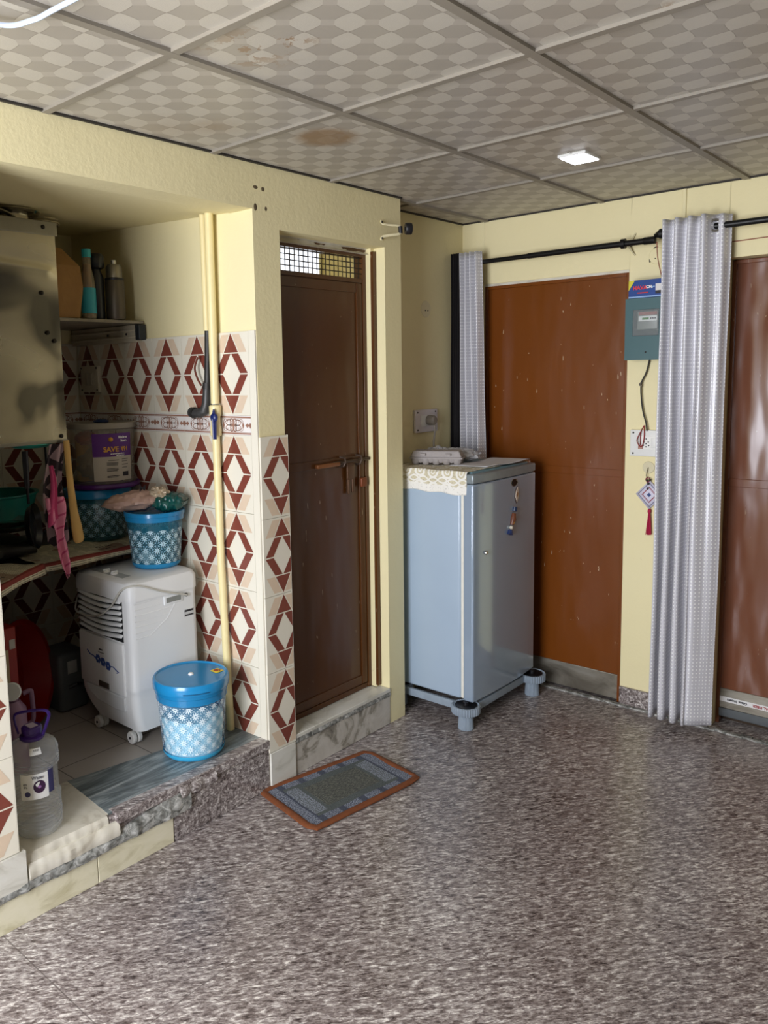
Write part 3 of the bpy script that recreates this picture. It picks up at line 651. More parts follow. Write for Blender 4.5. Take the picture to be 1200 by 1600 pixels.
for k in range(2):
    s = B().lathe([(.017, 0), (.015, .006), (.012, .014), (.0001, .014)], (x0+.10+.055*k+.05, y0+.055, .855), 20, 0, Matrix.Rotation(math.radians(18), 3, 'X')).build('knob', WHITEP, ac)
    B().box(x0+.148+.055*k, x0+.152+.055*k, y0+.040, y0+.070, .862, .874, bev=.001).build('pointer', M_ACD, s)
s = B().add([(x0+.07, y0+.035, .8608), (x0+.29, y0+.035, .8608), (x0+.29, y0+.075, .8625), (x0+.07, y0+.075, .8625)], [(0,1,2,3)]).build('control_panel', mat('#aeb3b4', .4), ac)
def arc(P, N=24):
    """smooth path through control points (Catmull-Rom)"""
    P = [Vector(p) for p in P]; Q = [P[0]] + P + [P[-1]]; out = []
    for i in range(1, len(Q)-2):
        for k in range(N//max(1, len(P)-1)+1):
            t = k/(N//max(1, len(P)-1)+1); a, b_, c_, d_ = Q[i-1], Q[i], Q[i+1], Q[i+2]
            out.append(.5*((2*b_) + (c_-a)*t + (2*a-5*b_+4*c_-d_)*t*t + (3*b_-a-3*c_+d_)*t**3))
    out.append(P[-1]); return out
s = B().tube(arc([(x1+.012, y0+.262, .763), (x1+.012, y0+.15, .80), (x1+.006, y0+.04, .845), (x1-.03, y0-.012, .835), (x1-.10, y0-.02, .76), (x1-.20, y0-.018, .705), (x0+.03, y0-.012, .69), (x0-.015, y0+.01, .72), (x0-.016, y0+.05, .80), (x0-.008, y0+.10, .86)], 70), .0035, 8).build('power_cord', mat('#c9c7bd', .5), ac)
for cx, cy in ((x0+.075, y0+.045), (x1-.075, y0+.045), (x0+.075, y1-.05), (x1-.055, y1-.05)):
    st = B().tube([(cx, cy, .285), (cx, cy, .235)], [.013, .010], 12).build('castor_stem', WHITEP, ac)
    for q in (-.012, .012):
        wv = B().lathe([(.0001, -.009), (.021, -.009), (.025, -.006), (.025, .006), (.021, .009), (.0001, .009)], (cx+.004, cy+q-.006, ZK+.0275), 24, 0, Matrix.Rotation(PI/2, 3, 'X')).build('wheel', WHITEP, st)
    B().lathe([(.0001, 0), (.005, 0), (.005, .003), (.0001, .003)], (cx+.004, cy-.027, ZK+.0275), 10, 0, Matrix.Rotation(PI/2, 3, 'X')).build('axle', INK, st)

# ---------------------------------------------------------------- floral containers
def flower_mask(nt, x, y, P=.052):
    res = None
    for ox, oy in ((0, 0), (.5, .5)):
        a, b_ = (x/P+ox).cell(), (y/P+oy).cell(); rr = (a*a+b_*b_).sqrt(); th = a.atan2(b_)
        f = rr.lt((th*8).cos()*.085+.215) ; f = f * rr.gt(.045); q = (rr-.42).abs().lt(.012)*((th*4).cos()).abs().lt(.75)
        f = f.mx(q); res = f if res is None else res.mx(f)
    return res
def container_mat(name, tint, v0, v1, a_clear, flower='#dff2fa', fa=.85):
    m, nt, b = newmat(name); vec, (x, y, z) = coords(nt, 'UV')
    f = flower_mask(nt, x, y) * y.gt(v0) * y.lt(v1)
    nt.links.new(mix(nt, f, tint, flower), b.inputs['Base Color']); nt.links.new((f*(fa-a_clear)+a_clear).s, b.inputs['Alpha'])
    b.inputs['Roughness'].default_value = .14; b.inputs['Coat Weight'].default_value = .3; return m
M_LID = mat('#1f86bd', .25, var=.02, coat=.3); M_RIM = mat('#1b7fb4', .22, var=.02, alpha=.92)
b1 = thing('storage_tub', (-.165, .56, ZK+.004), 'blue lidded floral storage tub standing on the marble step of the kitchen', 'storage tub')
c = (-.165, .56, ZK+.006)
B().lathe([(.0001, 0), (.104, 0), (.113, .006), (.117, .02), (.132, .255), (.132, .262)], c, 64).build('body', container_mat('clear_blue_floral_wall', '#2b8cc8', .028, .215, .26, '#e6f5fb', .8), b1)
B().lathe([(.0001, .001), (.108, .001), (.1165, .012), (.1175, .022)], c, 64).build('base', mat('#3aa8d4', .25, var=.02), b1)
s = B(); n = 30
def heap(a, b_):
    th = 2*PI*a; rr = .116*b_; return (c[0]+rr*math.cos(th), c[1]+rr*math.sin(th), c[2]+.145+.010*math.cos(th+.6)*b_+.02*(1-b_)+.006*math.sin(3*th)*b_)
s.grid(heap, 48, 8); s.grid(lambda a, b_: (c[0]+(.106+.011*b_)*math.cos(2*PI*a), c[1]+(.106+.011*b_)*math.sin(2*PI*a), c[2]+.005+b_*(.14+.010*math.cos(2*PI*a+.6)+.006*math.sin(6*PI*a))), 48, 8)
s.build('contents', mat('#bfeaf2', .8, var=.03), b1)
B().lathe([(.134, .222), (.133, .262), (.137, .262), (.1375, .256), (.1375, .248), (.134, .245)], c, 64).build('rim', M_RIM, b1)
tl = Matrix.Rotation(math.radians(1.5), 3, 'X')
ld = B().lathe([(.135, .262), (.142, .262), (.144, .268), (.144, .292), (.140, .300), (.134, .301), (.130, .296), (.0001, .297)], c, 64).build('lid', M_LID, b1)
B().lathe([(.0001, .3045), (.007, .3035), (.010, .300), (.011, .296)], c, 24).build('lid_boss', WHITEP, ld)
s = B(); s.box(c[0]+.030, c[0]+.068, c[1]+.070, c[1]+.105, c[2]+.2975, c[2]+.2985); k = s.build('price_sticker', mat('#e3cf2c', .4), ld)
text('printing', '80', (c[0]+.049, c[1]+.088, c[2]+.2988), (.75, .65, 0), (-.65, .75, 0), .026, RED_INK, k, bold=.0006)
s = B(); s.tube([(c[0]+.1455*math.cos(a), c[1]+.1455*math.sin(a), c[2]+.272) for a in [math.radians(q) for q in range(-50, -8, 3)]], .0022, 6); s.build('lid_slot', mat('#15587f', .5), ld)

b2 = thing('storage_tub', (-.50, .655, .862), 'small open blue floral tub standing on top of the white air cooler', 'storage tub')
c = (-.495, .665, .862); b2.location = c; ORG[b2.name] = Vector(c)
B().lathe([(.0001, 0), (.085, 0), (.094, .005), (.098, .016), (.114, .205), (.114, .21)], c, 64).build('body', container_mat('teal_floral_wall', '#2f7f9a', .02, .160, .55, '#cfeaf4', .9), b2)
B().lathe([(.0001, .001), (.09, .001), (.0975, .01), (.0995, .022)], c, 64).build('base', mat('#2a8fc4', .25, var=.02), b2)
B().lathe([(.104, .190), (.118, .193), (.119, .212), (.1225, .214), (.1225, .228), (.1185, .230), (.108, .226), (.0001, .224)], c, 64).build('lid', M_LID, b2)
lump((c[0], c[1], c[2]+.085), .085, .085, .075, 14, .12).build('contents', mat('#1d4a4c', .7, var=.25, scale=14), b2)
lump((c[0]+.03, c[1]-.055, c[2]+.05), .026, .03, .042, 15, .12).build('contents', mat('#bfe3ee', .7), b2)

b3 = thing('storage_tub', (-.88, .655, .935), 'large blue floral tub on the newspaper-covered counter, under the labelled container', 'storage tub')
c = (-.865, .64, .938); b3.location = c; ORG[b3.name] = Vector(c)
B().lathe([(.0001, 0), (.112, 0), (.120, .006), (.124, .018), (.139, .215), (.139, .22)], c, 64).build('body', container_mat('dim_blue_floral_wall', '#2b7284', .02, .165, .6, '#b9d6e2', .75), b3)
B().lathe([(.141, .185), (.1445, .19), (.145, .222), (.140, .224), (.0001, .222)], c, 64).build('lid', M_LID, b3)
lump((c[0], c[1], c[2]+.09), .108, .108, .08, 24, .12).build('contents', mat('#4d5a2c', .7, var=.3, scale=14), b3)
b4 = thing('storage_container', (-.865, .64, 1.165), 'clear container with a purple label and purple base, stacked on the large blue tub', 'container')
c = (-.835, .655, 1.166); b4.location = c; ORG[b4.name] = Vector(c)
B().lathe([(.0001, 0), (.150, 0), (.153, .008), (.150, .018), (.138, .02)], c, 56).build('base_lid', mat('#4b1a66', .35), b4)
m = mat('#b5aea0', .15, var=.02, alpha=.34)
B().lathe([(.128, .02), (.130, .04), (.136, .255)], c, 56).build('body', m, b4)
B().lathe([(.137, .250), (.142, .252), (.142, .272), (.138, .276), (.0001, .272)], c, 56).build('lid', mat('#9c9688', .3, alpha=.85), b4)
B().ball((c[0], c[1], c[2]+.278), .04, .03, .010).build('lid_knob', mat('#20335e', .4), b4)
s = B(); s.tube([(c[0]-.05, c[1]-.06, c[2]+.025), (c[0]-.045, c[1]-.065, c[2]+.20)], .034, 14); s.tube([(c[0]+.03, c[1]+.01, c[2]+.025), (c[0]+.03, c[1]+.01, c[2]+.19)], .05, 14); s.build('contents', mat('#b07a1c', .6, var=.2, scale=15), b4)
lump((c[0]-.01, c[1]-.07, c[2]+.21), .06, .04, .03, 33, .2).build('contents', mat('#8f3316', .6), b4)
lump((c[0]-.01, c[1]-.02, c[2]+.10), .085, .085, .075, 37, .2).build('contents', mat('#7d6a48', .7, var=.2), b4)
# label wrapped on the side that faces the room
LA = math.radians(-12); HA = math.radians(38)
def onc(a, h, e): q = .1302+.006*(h-.04)/.215+e; return Vector((c[0]+q*math.cos(a), c[1]+q*math.sin(a), c[2]+h))
def patch(a0, a1, h0, h1, e, m, name, par): return B().grid(lambda p, q: onc(LA+a0+(a1-a0)*p, h0+(h1-h0)*q, e), 14, 2).build(name, m, par)
lb = patch(-HA, HA, .032, .232, .001, mat('#bdb5a6', .5, var=.02), 'label', b4)
patch(-HA, HA, .135, .232, .0016, mat('#5c2a7c', .4, var=.03), 'label_top', lb)
def ctext(sx, a, h, size, m, par, bold=.0004):
    P = onc(LA+a, h, .003); tg = Vector((-math.sin(LA+a), math.cos(LA+a), 0)); return text('printing', sx, P, tg, (0, 0, 1), size, m, par, bold=bold)
GOLD = mat('#dca43a', .5)
ctext('SAVE', -.10, .165, .029, GOLD, lb, .0009); ctext('\u20b991', .36, .165, .024, GOLD, lb, .0005)
ctext('Kitchen', .30, .215, .014, WHITEINK, lb); ctext('Store', .33, .200, .014, WHITEINK, lb)
ctext('on special purchase', .1, .147, .008, WHITEINK, lb); ctext('this container', .2, .139, .007, WHITEINK, lb)
s = B(); 
for h_, a0, a1 in ((.118, -.2, .15), (.108, -.25, .12), (.103, -.25, .12), (.098, -.25, .1), (.083, -.25, .12), (.078, -.25, .12), (.073, -.25, .08), (.052, -.25, .15), (.047, -.25, .1), (.121, .25, .5), (.112, .25, .48), (.098, .25, .5), (.085, .25, .45)):
    s.grid(lambda p, q: onc(LA+a0+(a1-a0)*p, h_+.0022*q, .0022), 6, 1)
s.grid(lambda p, q: onc(LA+.27+.24*p, .05+.018*q, .0022), 6, 1)
s.build('printing', INK, lb)
s = B(); P = onc(LA-.10, .207, .003); s.ball(P, .010, .010, .010); s.build('emblem', GOLD, lb)

# snack packets lying on the small tub
pk = thing('snack_packet', (-.56, .60, 1.09), 'beige crumpled snack packet lying on the lid of the small tub', 'snack packet')
def packet(P0, P1, wd, th, mi, name, par, mt_, seed):
    from mathutils import noise as N
    P0, P1 = Vector(P0), Vector(P1); ax_ = (P1-P0); L = ax_.length; ax_.normalize(); sd_ = ax_.cross(Vector((0, 0, 1))).normalized(); up_ = sd_.cross(ax_)
    b_ = B()
    def fn(a, q):
        th_ = 2*PI*q; e = (max(0, math.sin(PI*min(1, max(0, a))))**.45); w_ = wd*(.78+.22*e) ; t_ = th*e+.002
        k = 1+.30*N.noise(Vector((a*7, math.cos(th_)*1.8+seed, math.sin(th_)*1.8)))+.16*N.noise(Vector((a*19, math.cos(th_)*4+seed, math.sin(th_)*4)))
        return P0 + ax_*L*a + sd_*math.cos(th_)*w_*k + up_*math.sin(th_)*t_*k
    return b_.grid(fn, 26, 26).build(name, mt_, par)
p1 = packet((-.635, .52, 1.118), (-.46, .70, 1.142), .060, .036, 0, 'pouch', pk, mat('#b39383', .45, var=.08, scale=20), 1)
text('printing', 'M', (-.512, .625, 1.181), (.65, .75, .12), (-.5, .45, .7), .034, INK, p1, .001, .0006)
s = B(); s.xf = Matrix.Translation((-.565, .588, 1.153)) @ Matrix.Rotation(math.radians(47), 4, 'Z') @ Matrix.Rotation(math.radians(28), 4, 'X'); s.box(-.02, .02, -.015, .015, -.001, .002, bev=.0009)
lbk = s.build('label', WHITEP, p1)
text('printing', 'tea', (-.563, .586, 1.158), (.68, .73, 0), (-.6, .55, .5), .022, INK, p1, .0008, .0006)
pk = thing('snack_packet', (-.44, .70, 1.09), 'dark green shiny snack packet on the lid of the small tub, next to the wall', 'snack packet')
packet((-.48, .66, 1.118), (-.375, .735, 1.13), .055, .036, 0, 'pouch', pk, mat('#14504a', .25, var=.2, scale=14), 4)
pk = thing('snack_packet', (-.46, .66, 1.14), 'torn silvery packet end crumpled between the beige and green packets', 'snack packet')
lump((-.468, .672, 1.160), .042, .035, .026, 44, .4, fr=2.5).build('pouch', mat('#c9b79c', .3, .3, var=.3, scale=18), pk)

# ---------------------------------------------------------------- water jug
jg = thing('water_jug', (-.125, -.10, ZK+.004), 'empty clear plastic water jug with a purple cap and handle by the tiled pillar', 'water jug')
c = (-.125, -.105, ZK+.005); jg.location = c; ORG[jg.name] = Vector(c)
m, nt, b = newmat('clear_ribbed_plastic'); vec, _ = coords(nt); b.inputs['Base Color'].default_value = lin('#dfe4e6'); b.inputs['Roughness'].default_value = .08; M_CLR = m
lw = nt.nodes.new('ShaderNodeLayerWeight'); lw.inputs[0].default_value = .35; nt.links.new((X(nt, lw.outputs['Facing'])*.55 + .09).s, b.inputs['Alpha'])
pr = [(.0001, .006), (.05, .006), (.066, .0), (.074, .012)]
for k in range(8): z_ = .018+.0135*k; pr += [(.0745, z_), (.0775, z_+.0045), (.0775, z_+.009)]
pr += [(.072, .132), (.0715, .135), (.0715, .210), (.073, .214)]
for k in range(3): z_ = .214+.011*k; pr += [(.0735, z_), (.0775, z_+.005), (.0775, z_+.009)]
pr += [(.073, .248), (.076, .256), (.077, .268), (.070, .283), (.052, .294), (.030, .300), (.024, .304), (.024, .320)]
B().lathe(pr, c, 56, rf=lambda a, h: 1+.02*math.cos(2*a)+(.012*math.sin(a*9+h*90) if h < .14 else 0)).build('body', M_CLR, jg)
B().lathe([(.0001, .008), (.062, .008)], c, 40).build('bottom', M_CLR, jg)
cp = B().lathe([(.036, 0.300), (.038, 0.303), (.038, 0.310), (.029, 0.313), (.029, 0.320), (.031, 0.322), (.031, 0.336), (.026, 0.340), (.0001, 0.340)], c, 40).build('cap', PURPLE, jg)
B().box(c[0]-.018, c[0]+.018, c[1]-.014, c[1]+.014, c[2]+.3402, c[2]+.3412).build('cap_label', mat('#b7a9b8', .5), cp)
s = B(); s.tube(arc([(c[0]+.028, c[1]+.022, c[2]+.310), (c[0]+.034, c[1]+.034, c[2]+.345), (c[0]+.036, c[1]+.042, c[2]+.375), (c[0]+.018, c[1]+.030, c[2]+.386), (c[0]-.02, c[1]-.02, c[2]+.384), (c[0]-.034, c[1]-.038, c[2]+.370), (c[0]-.03, c[1]-.03, c[2]+.315)], 50), .0055, 8, flat=.6); s.build('handle', mat('#3a1c78', .35, alpha=.93), jg)
FA = math.radians(-30)
def onj(a, h, e=.0): q = .0725+e; return Vector((c[0]+q*math.cos(a), c[1]+q*math.sin(a), c[2]+h))
LW = B().grid(lambda p, q: onj(FA-.55+1.15*p, .130+.082*q, .0018), 16, 2).build('label', WHITEP, jg)
B().grid(lambda p, q: onj(FA+.6+.28*p, .140+.082*q, .0018), 6, 2).build('label_side', mat('#33335e', .4), LW)
def disc(a, h, rad, m, name, e=.0026, k=1): 
    b_ = B(); vs = [onj(a+rad*math.cos(t)/.0725, h+rad*k*math.sin(t), e) for t in [2*PI*i/28 for i in range(28)]]; b_.add(vs, [tuple(range(28))]); return b_.build(name, m, LW)
disc(FA+.22, .170, .018, mat('#341339', .4), 'emblem', k=1.15); disc(FA+.22, .170, .005, mat('#9a6aa6', .4), 'emblem', .0032); disc(FA-.27, .149, .0085, mat('#3c3a66', .4), 'emblem')
for tx, a, h, sz in (('Water', .17, .2, .014), ('5 L', -.34, .172, .009), ('pure', -.35, .182, .006)):
    P = onj(FA+a, h, .003); text('printing', tx, P, (-math.sin(FA+a), math.cos(FA+a), 0), (0, 0, 1), sz, GREYINK, LW, bold=.0002)
s = B().grid(lambda p, q: Vector((c[0]+(.066-.010*q+.006)*math.cos(FA-.1+.5*p), c[1]+(.066-.010*q+.006)*math.sin(FA-.1+.5*p), c[2]+.272+.018*q)), 6, 2).build('barcode_sticker', WHITEP, jg)
s2 = B()
for k in range(6): a = FA+.08+.04*k; s2.add([Vector((c[0]+(.0695-.010*q)*math.cos(a+e_), c[1]+(.0695-.010*q)*math.sin(a+e_), c[2]+.2745+.016*q)) + Vector((.0025*math.cos(a), .0025*math.sin(a), .002)) for q, e_ in ((.35, 0), (.35, .018), (.7, .018), (.7, 0))], [(0,1,2,3)])
s2.build('printing', INK, s)
# ---------------------------------------------------------------- kitchen counter and things on it
ZC = .93
poly = [(-1.228, -.49), (-.13, -.49), (-.13, -.3), (-.40, -.07), (-.60, .20), (-.60, .79), (-1.228, .79)]
s = B().prism(poly, 2, ZC-.03, ZC); tt = s.build('kitchen_counter', mat('#2c2b2c', .3, var=.2), bevel=.003); settag(tt, 'dark stone kitchen counter slab along the back wall under newspapers', 'counter')
m, nt, b = newmat('newsprint'); vec, (x, y, z) = coords(nt, 'UV')
cols_ = (x/.11).cell().abs().lt(.44); lines = (y/.0085).cell().abs().lt(.2); brk = noise(nt, mapping(nt, vec, (0, 0, 0), (60, 24, 1)), 1, 2).gt(.42); pic = noise(nt, vec, 6, 1).gt(.60)
cc = mix(nt, cols_*lines*brk*.8, '#cbc2a4', '#6e685c'); cc = mix(nt, pic*.7, cc, '#7c5a48'); band = y.gt(.298)*y.lt(.322); cc = mix(nt, band, cc, '#7d2f26')
head = noise(nt, vec, 3.2, 1).gt(.60)*((y/.03).cell().abs().lt(.22))*noise(nt, mapping(nt, vec, (0, 0, 0), (140, 40, 1)), 1, 1).gt(.45); cc = mix(nt, head, cc, '#3b3632')
nt.links.new(cc, b.inputs['Base Color']); b.inputs['Roughness'].default_value = .85; M_NEWS = m
def news(P0, P1, inward, over, name_label, dz=0, W_=.31):
    """sheet from an edge line P0-P1 lying inward over the counter, with its front border hanging over the edge"""
    P0, P1 = Vector(P0), Vector(P1); inn = Vector(inward).normalized()
    def fn(a, q):
        p = P0.lerp(P1, a); wv = .003*math.sin(a*13+q*5)
        t_ = q*(W_+over)
        if t_ < W_: return p + inn*(W_-t_) + Vector((0, 0, .006+dz+wv*.5+.002*math.sin(q*19+a*4)))
        return p - inn*(.006+.10*(t_-W_)) + Vector((0, 0, .006+dz-(t_-W_)*(1+.12*math.sin(a*8))))
    L = (P1-P0).length
    o = B().grid(fn, 40, 40, 0, lambda a, q: (a*L+dz*40, q*(W_+over)*.34/(W_+over))).build('newspaper', M_NEWS, solid=.0012)
    return settag(o, name_label, 'newspaper', None)
news((-.592, .205, ZC), (-.592, .79, ZC), (-1, 0, 0), .03, 'newspaper sheet under the floral tub, edged red along the counter front')
news((-.32, -.16, ZC), (-.585, .215, ZC), (-.6, -.5, 0), .035, 'newspaper sheet at the counter corner under the cooking pots', .0025)
# cooking things at the left edge of the frame
st = thing('gas_stove', (-.95, .10, ZC+.008), 'dark gas stove on the counter below the exhaust hood', 'gas stove')
B().box(-1.15, -.72, -.35, .27, ZC+.02, ZC+.075, bev=.01).build('body', mat('#2a2825', .35, .5), st)
for q in (-.15, .12):
    k = B().lathe([(.02, 0), (.045, .002), (.045, .02), (.0001, .022)], (-.93, q, ZC+.075), 24).build('burner', mat('#3c342c', .5, .5), st)
    s = B()
    for a in range(4): an = a*PI/2+.4; s.tube([(-.93+.03*math.cos(an), q+.03*math.sin(an), ZC+.11), (-.93+.10*math.cos(an), q+.10*math.sin(an), ZC+.11), (-.93+.11*math.cos(an), q+.11*math.sin(an), ZC+.076)], .004, 6)
    s.build('pan_support', BLACKP, k)
for q in (-.2, .1):
    B().lathe([(.0001, .03), (.014, .03), (.018, 0)], (-.72, q, ZC+.048), 16, 0, Matrix.Rotation(PI/2, 3, 'Y')).build('knob', BLACKP, st)
for q in ((-1.1, -.3), (-1.1, .22), (-.77, -.3), (-.77, .22)): B().lathe([(.0001, 0), (.015, 0), (.012, .022)], (*q, ZC+.003), 12).build('foot', BLACKP, st)
tb = thing('plastic_basin', (-1.0, .30, 1.03), 'teal plastic basin on the counter behind the black pan', 'basin')
B().lathe([(.0001, .0), (.13, .0), (.14, .02), (.165, .115), (.175, .12), (.175, .125), (.158, .124), (.134, .02), (.0001, .008)], (-1.0, .24, 1.045), 48).build('bowl', mat('#1d7a70', .35), tb)
tb.location = (-1.0, .24, 1.045); 
for ch in tb.children: ch.location = Vector((-1.0, .30, 1.03)) - Vector(tb.location)
for i, (xx_, yy_, rr_, hh) in enumerate(((-.80, .20, .10, .035),)):
    pt = thing('steel_plate', (xx_, yy_, ZC+.118), 'stack of shiny steel lids on the stove under the teal basin', 'steel plate')
    B().lathe([(.0001, 0), (rr_*.8, 0), (rr_, .018), (rr_*.97, .02), (rr_*.78, .004), (.0001, .003)], (xx_, yy_, ZC+.118), 40).build('plate', STEEL, pt)
    B().lathe([(.0001, 0), (rr_*.7, 0), (rr_*.9, .018), (rr_*.87, .02), (rr_*.68, .004), (.0001, .003)], (xx_, yy_, ZC+.138), 40).build('lid', STEEL, pt)
# exhaust hood
hd = thing('exhaust_hood', (-.78, -.05, 1.39), 'dented stainless steel exhaust hood box hanging in the kitchen, studded with screws', 'exhaust hood')
m, nt, b = newmat('dull_dented_steel'); vec, (x, y, z) = wcoords(nt)
sm = noise(nt, mapping(nt, vec, (0, 0, 0), (1, 3.2, 4)), 1, 2, .45, dist=.5)
nt.links.new(ramp(nt, sm, [(.38, '#68655f'), (.46, '#a39c8f'), (.6, '#bbb4a4')]), b.inputs['Base Color']); b.inputs['Metallic'].default_value = 1
nt.links.new((sm*.2+.16).s, b.inputs['Roughness']); bump(nt, b, noise(nt, mapping(nt, vec, (0, 0, 0), (1, 1.8, 2.6)), 1, 1, .4, dist=.4), .02, .5); M_HOOD = m
hx = -.60
s = B().box(hx-.34, hx-.004, -.45, .353, 1.392, 2.17); s.build('body', M_HOOD, hd, bevel=.003)
def sheet(a, q):
    y_ = -.45+.803*a; z_ = 1.392+.773*q; zc = 2.045-.02*(y_/.35)-.05*max(0, y_-.28); k = z_-zc
    e = min(1, min(1-a, a)*25)*min(1, min(q, 1-q)*25)
    return (hx + e*(.0045*math.exp(-(k/.018)**2) + .0016*math.sin(y_*9+z_*5)*(1 if k < 0 else .2) + .0012*math.sin(z_*17-y_*7)*(1 if k < 0 else .1)), y_, z_)
B().grid(sheet, 70, 110).build('front_sheet', M_HOOD, hd)
s = B().box(hx-.37, hx+.004, -.46, .362, 2.155, 2.205); s.build('top_flange', mat('#8f8c86', .32, .85), hd, bevel=.002)
s = B().box(hx-.36, hx+.003, -.45, .355, 1.386, 1.400); s.build('bottom_rim', mat('#8f8c86', .3, .85), hd, bevel=.002)
for q in ((.305, 2.183), (.285, 1.945), (.300, 1.80), (.325, 1.77), (.330, 1.412), (.02, 1.412), (-.1, 1.95)):
    B().lathe([(.0001, .006), (.005, .006), (.008, .002), (.008, -.001)], (hx+.002 + (.002 if q[1] > 2.16 else 0), q[0], q[1]), 14, 0, Matrix.Rotation(PI/2, 3, 'Y')).build('screw', DARKSC, hd)
dt = B().lathe([(.062, 0), (.062, .030), (.095, .034), (.102, .042), (.100, .046), (.065, .044)], (-.72, .25, 2.204), 40).build('duct_collar', mat('#c9c6be', .18, 1, var=.1), hd)
s = B()
for k in range(4): s.lathe([(.075+.004*(k % 2), 2.222+.006*k), (.08, 2.225+.006*k), (.075, 2.228+.006*k)], (-.78, .41-.02, 0), 36)
s.build('flexible_duct', mat('#a59a7c', .4, .3), hd)
s = B(); s.tube(arc([(-.62, .06, 2.206), (-.62, .10, 2.232), (-.63, .17, 2.228), (-.635, .215, 2.212)], 20), .012, 10, flat=.5); s.build('bracket', mat('#8f8c80', .3, .8), hd)
# things hanging under the hood
pl = thing('plastic_plate', (-.66, .25, 1.37), 'teal plastic plate edge showing below the hood bottom', 'plate')
B().lathe([(.0001, 0), (.06, 0), (.085, .012), (.084, .015), (.06, .003), (.0001, .003)], (-.68, .245, 1.372), 40).build('dish', mat('#3fb5a4', .35), pl)
def cloth(name, y0, y1, z0, z1, x_, amp, fold, m, label, seed, taper=0, par=None):
    def fn(a, q):
        yy = y0+(y1-y0)*a; zz = z1+(z0-z1)*q; c_ = (y0+y1)/2; yy = c_ + (yy-c_)*(1-taper*q*(1-.3*math.sin(q*5+seed))) + .012*math.sin(q*4+seed)
        return (x_ + amp*math.sin(a*fold*2*PI+seed+q*1.2) + .01*math.sin(q*7+seed), yy, zz + .018*math.sin(a*PI*1.5+seed)*q)
    o = B().grid(fn, 40, 50, 0, lambda a, q: (a*(y1-y0), q*(z1-z0))).build(name, m, par, solid=.003)
    if par is None: settag(o, label, 'cloth')
    return o
def stripes(name, base, alt, kx, ky, wx, wy, rot=0):
    m, nt, b = newmat(name); vec, _ = coords(nt, 'UV'); v = mapping(nt, vec, (0, 0, rot)); sp = nt.nodes.new('ShaderNodeSeparateXYZ'); nt.links.new(v, sp.inputs[0])
    x, y = X(nt, sp.outputs[0]), X(nt, sp.outputs[1]); f = (x/kx).cell().abs().lt(wx).mx((y/ky).cell().abs().lt(wy))
    nt.links.new(mix(nt, f, base, alt), b.inputs['Base Color']); b.inputs['Roughness'].default_value = .95; bump(nt, b, noise(nt, vec, 320, 2), .001, .8); return m
M_PINK = stripes('pink_striped_towel', '#c0507a', '#e08aa6', 5, .060, .0, .42, .5); M_PK2 = mat('#bf4674', .95, var=.08, scale=120, bmp=.001)
M_CHK = stripes('grey_checked_cloth', '#a78e92', '#352a30', .055, .10, .16, .13, -.5)
cloth('kitchen_towel', .250, .318, 1.00, 1.385, -.585, .010, 1.6, M_CHK, 'grey and pink checked cloth hanging behind the pink towel', 2, -.3)
def pink(a, q):
    zz = 1.19-(1.19-.872)*q; w_ = .026+.008*math.sin(q*5+1)+.006*math.sin(a*7+q*11); cy = .252 + .040*q; yy = cy + (a-.5)*2*w_*(1 if q < .86 else 1-(q-.86)*5.2)
    return (-.545 + .010*math.sin(a*9+q*3) + .006*math.sin(q*9), yy, zz + .02*math.sin(a*3)*q)
tt = B().grid(pink, 36, 60, 0, lambda a, q: (a*.1, q*.44)).build('kitchen_towel', M_PINK, solid=.003); settag(tt, 'pink striped towel hanging from the hood with its corner pointing down', 'towel')
def pk2(a, q): return (-.535+.008*math.sin(a*6), (.236-.014*q)+.046*a*(.35+.65*q)+.006*math.sin(q*5), 1.31-.20*q-.03*(1-a)*q)
B().grid(pk2, 14, 20).build('folded_flap', M_PK2, solid=.003).parent = tt
ff = tt.children[0]; ff.location = -Vector(tt.location)
ff.data.transform(Matrix.Translation(ORG['folded_flap']))
bt = thing('wooden_paddle', (-.56, .39, 1.0), 'pale wooden paddle hanging at the right edge of the hood', 'wooden paddle')
s = B(); P = [(-.575, .335, 1.395), (-.575, .337, 1.32), (-.572, .340, 1.22), (-.57, .346, 1.12), (-.568, .353, 1.06), (-.567, .359, 1.01), (-.567, .361, .998)]
s.tube(P, [.0125, .013, .014, .017, .022, .023, .015], 14, flat=.55, up=(1, 0, 0)); s.build('blade', mat('#c9a25c', .55, var=.12, scale=9), bt)
pn = thing('frying_pan', (-.66, .24, .98), 'black frying pan hanging on edge with a long black handle', 'frying pan')
s = B(); Mp = Matrix.Rotation(math.radians(62), 3, 'Y') @ Matrix.Identity(3); Mp = Matrix.Rotation(math.radians(48), 3, 'Z') @ Matrix.Rotation(math.radians(86), 3, 'Y')
s.lathe([(.0001, 0), (.075, 0), (.09, .022), (.088, .024), (.073, .004), (.0001, .004)], (-.70, .232, 1.065), 44, 0, Mp); s.build('dish', mat('#121214', .25), pn)
s = B(); s.tube([(-.72, .242, 1.15), (-.722, .242, 1.22)], .006, 8).tube([(-.722, .242, 1.21), (-.722, .242, 1.355)], [.011, .013], 10, flat=.5); s.build('handle', BLACKP, pn)
sl = thing('ladle', (-.66, .29, 1.02), 'thin black ladle hanging beside the pink towel', 'ladle')
s = B(); s.tube([(-.64, .283, 1.385), (-.64, .286, 1.06)], .005, 8); s.build('handle', BLACKP, sl)
B().lathe([(.0001, 0), (.02, .004), (.032, .018)], (-.64, .29, 1.03), 24).build('bowl', BLACKP, sl)
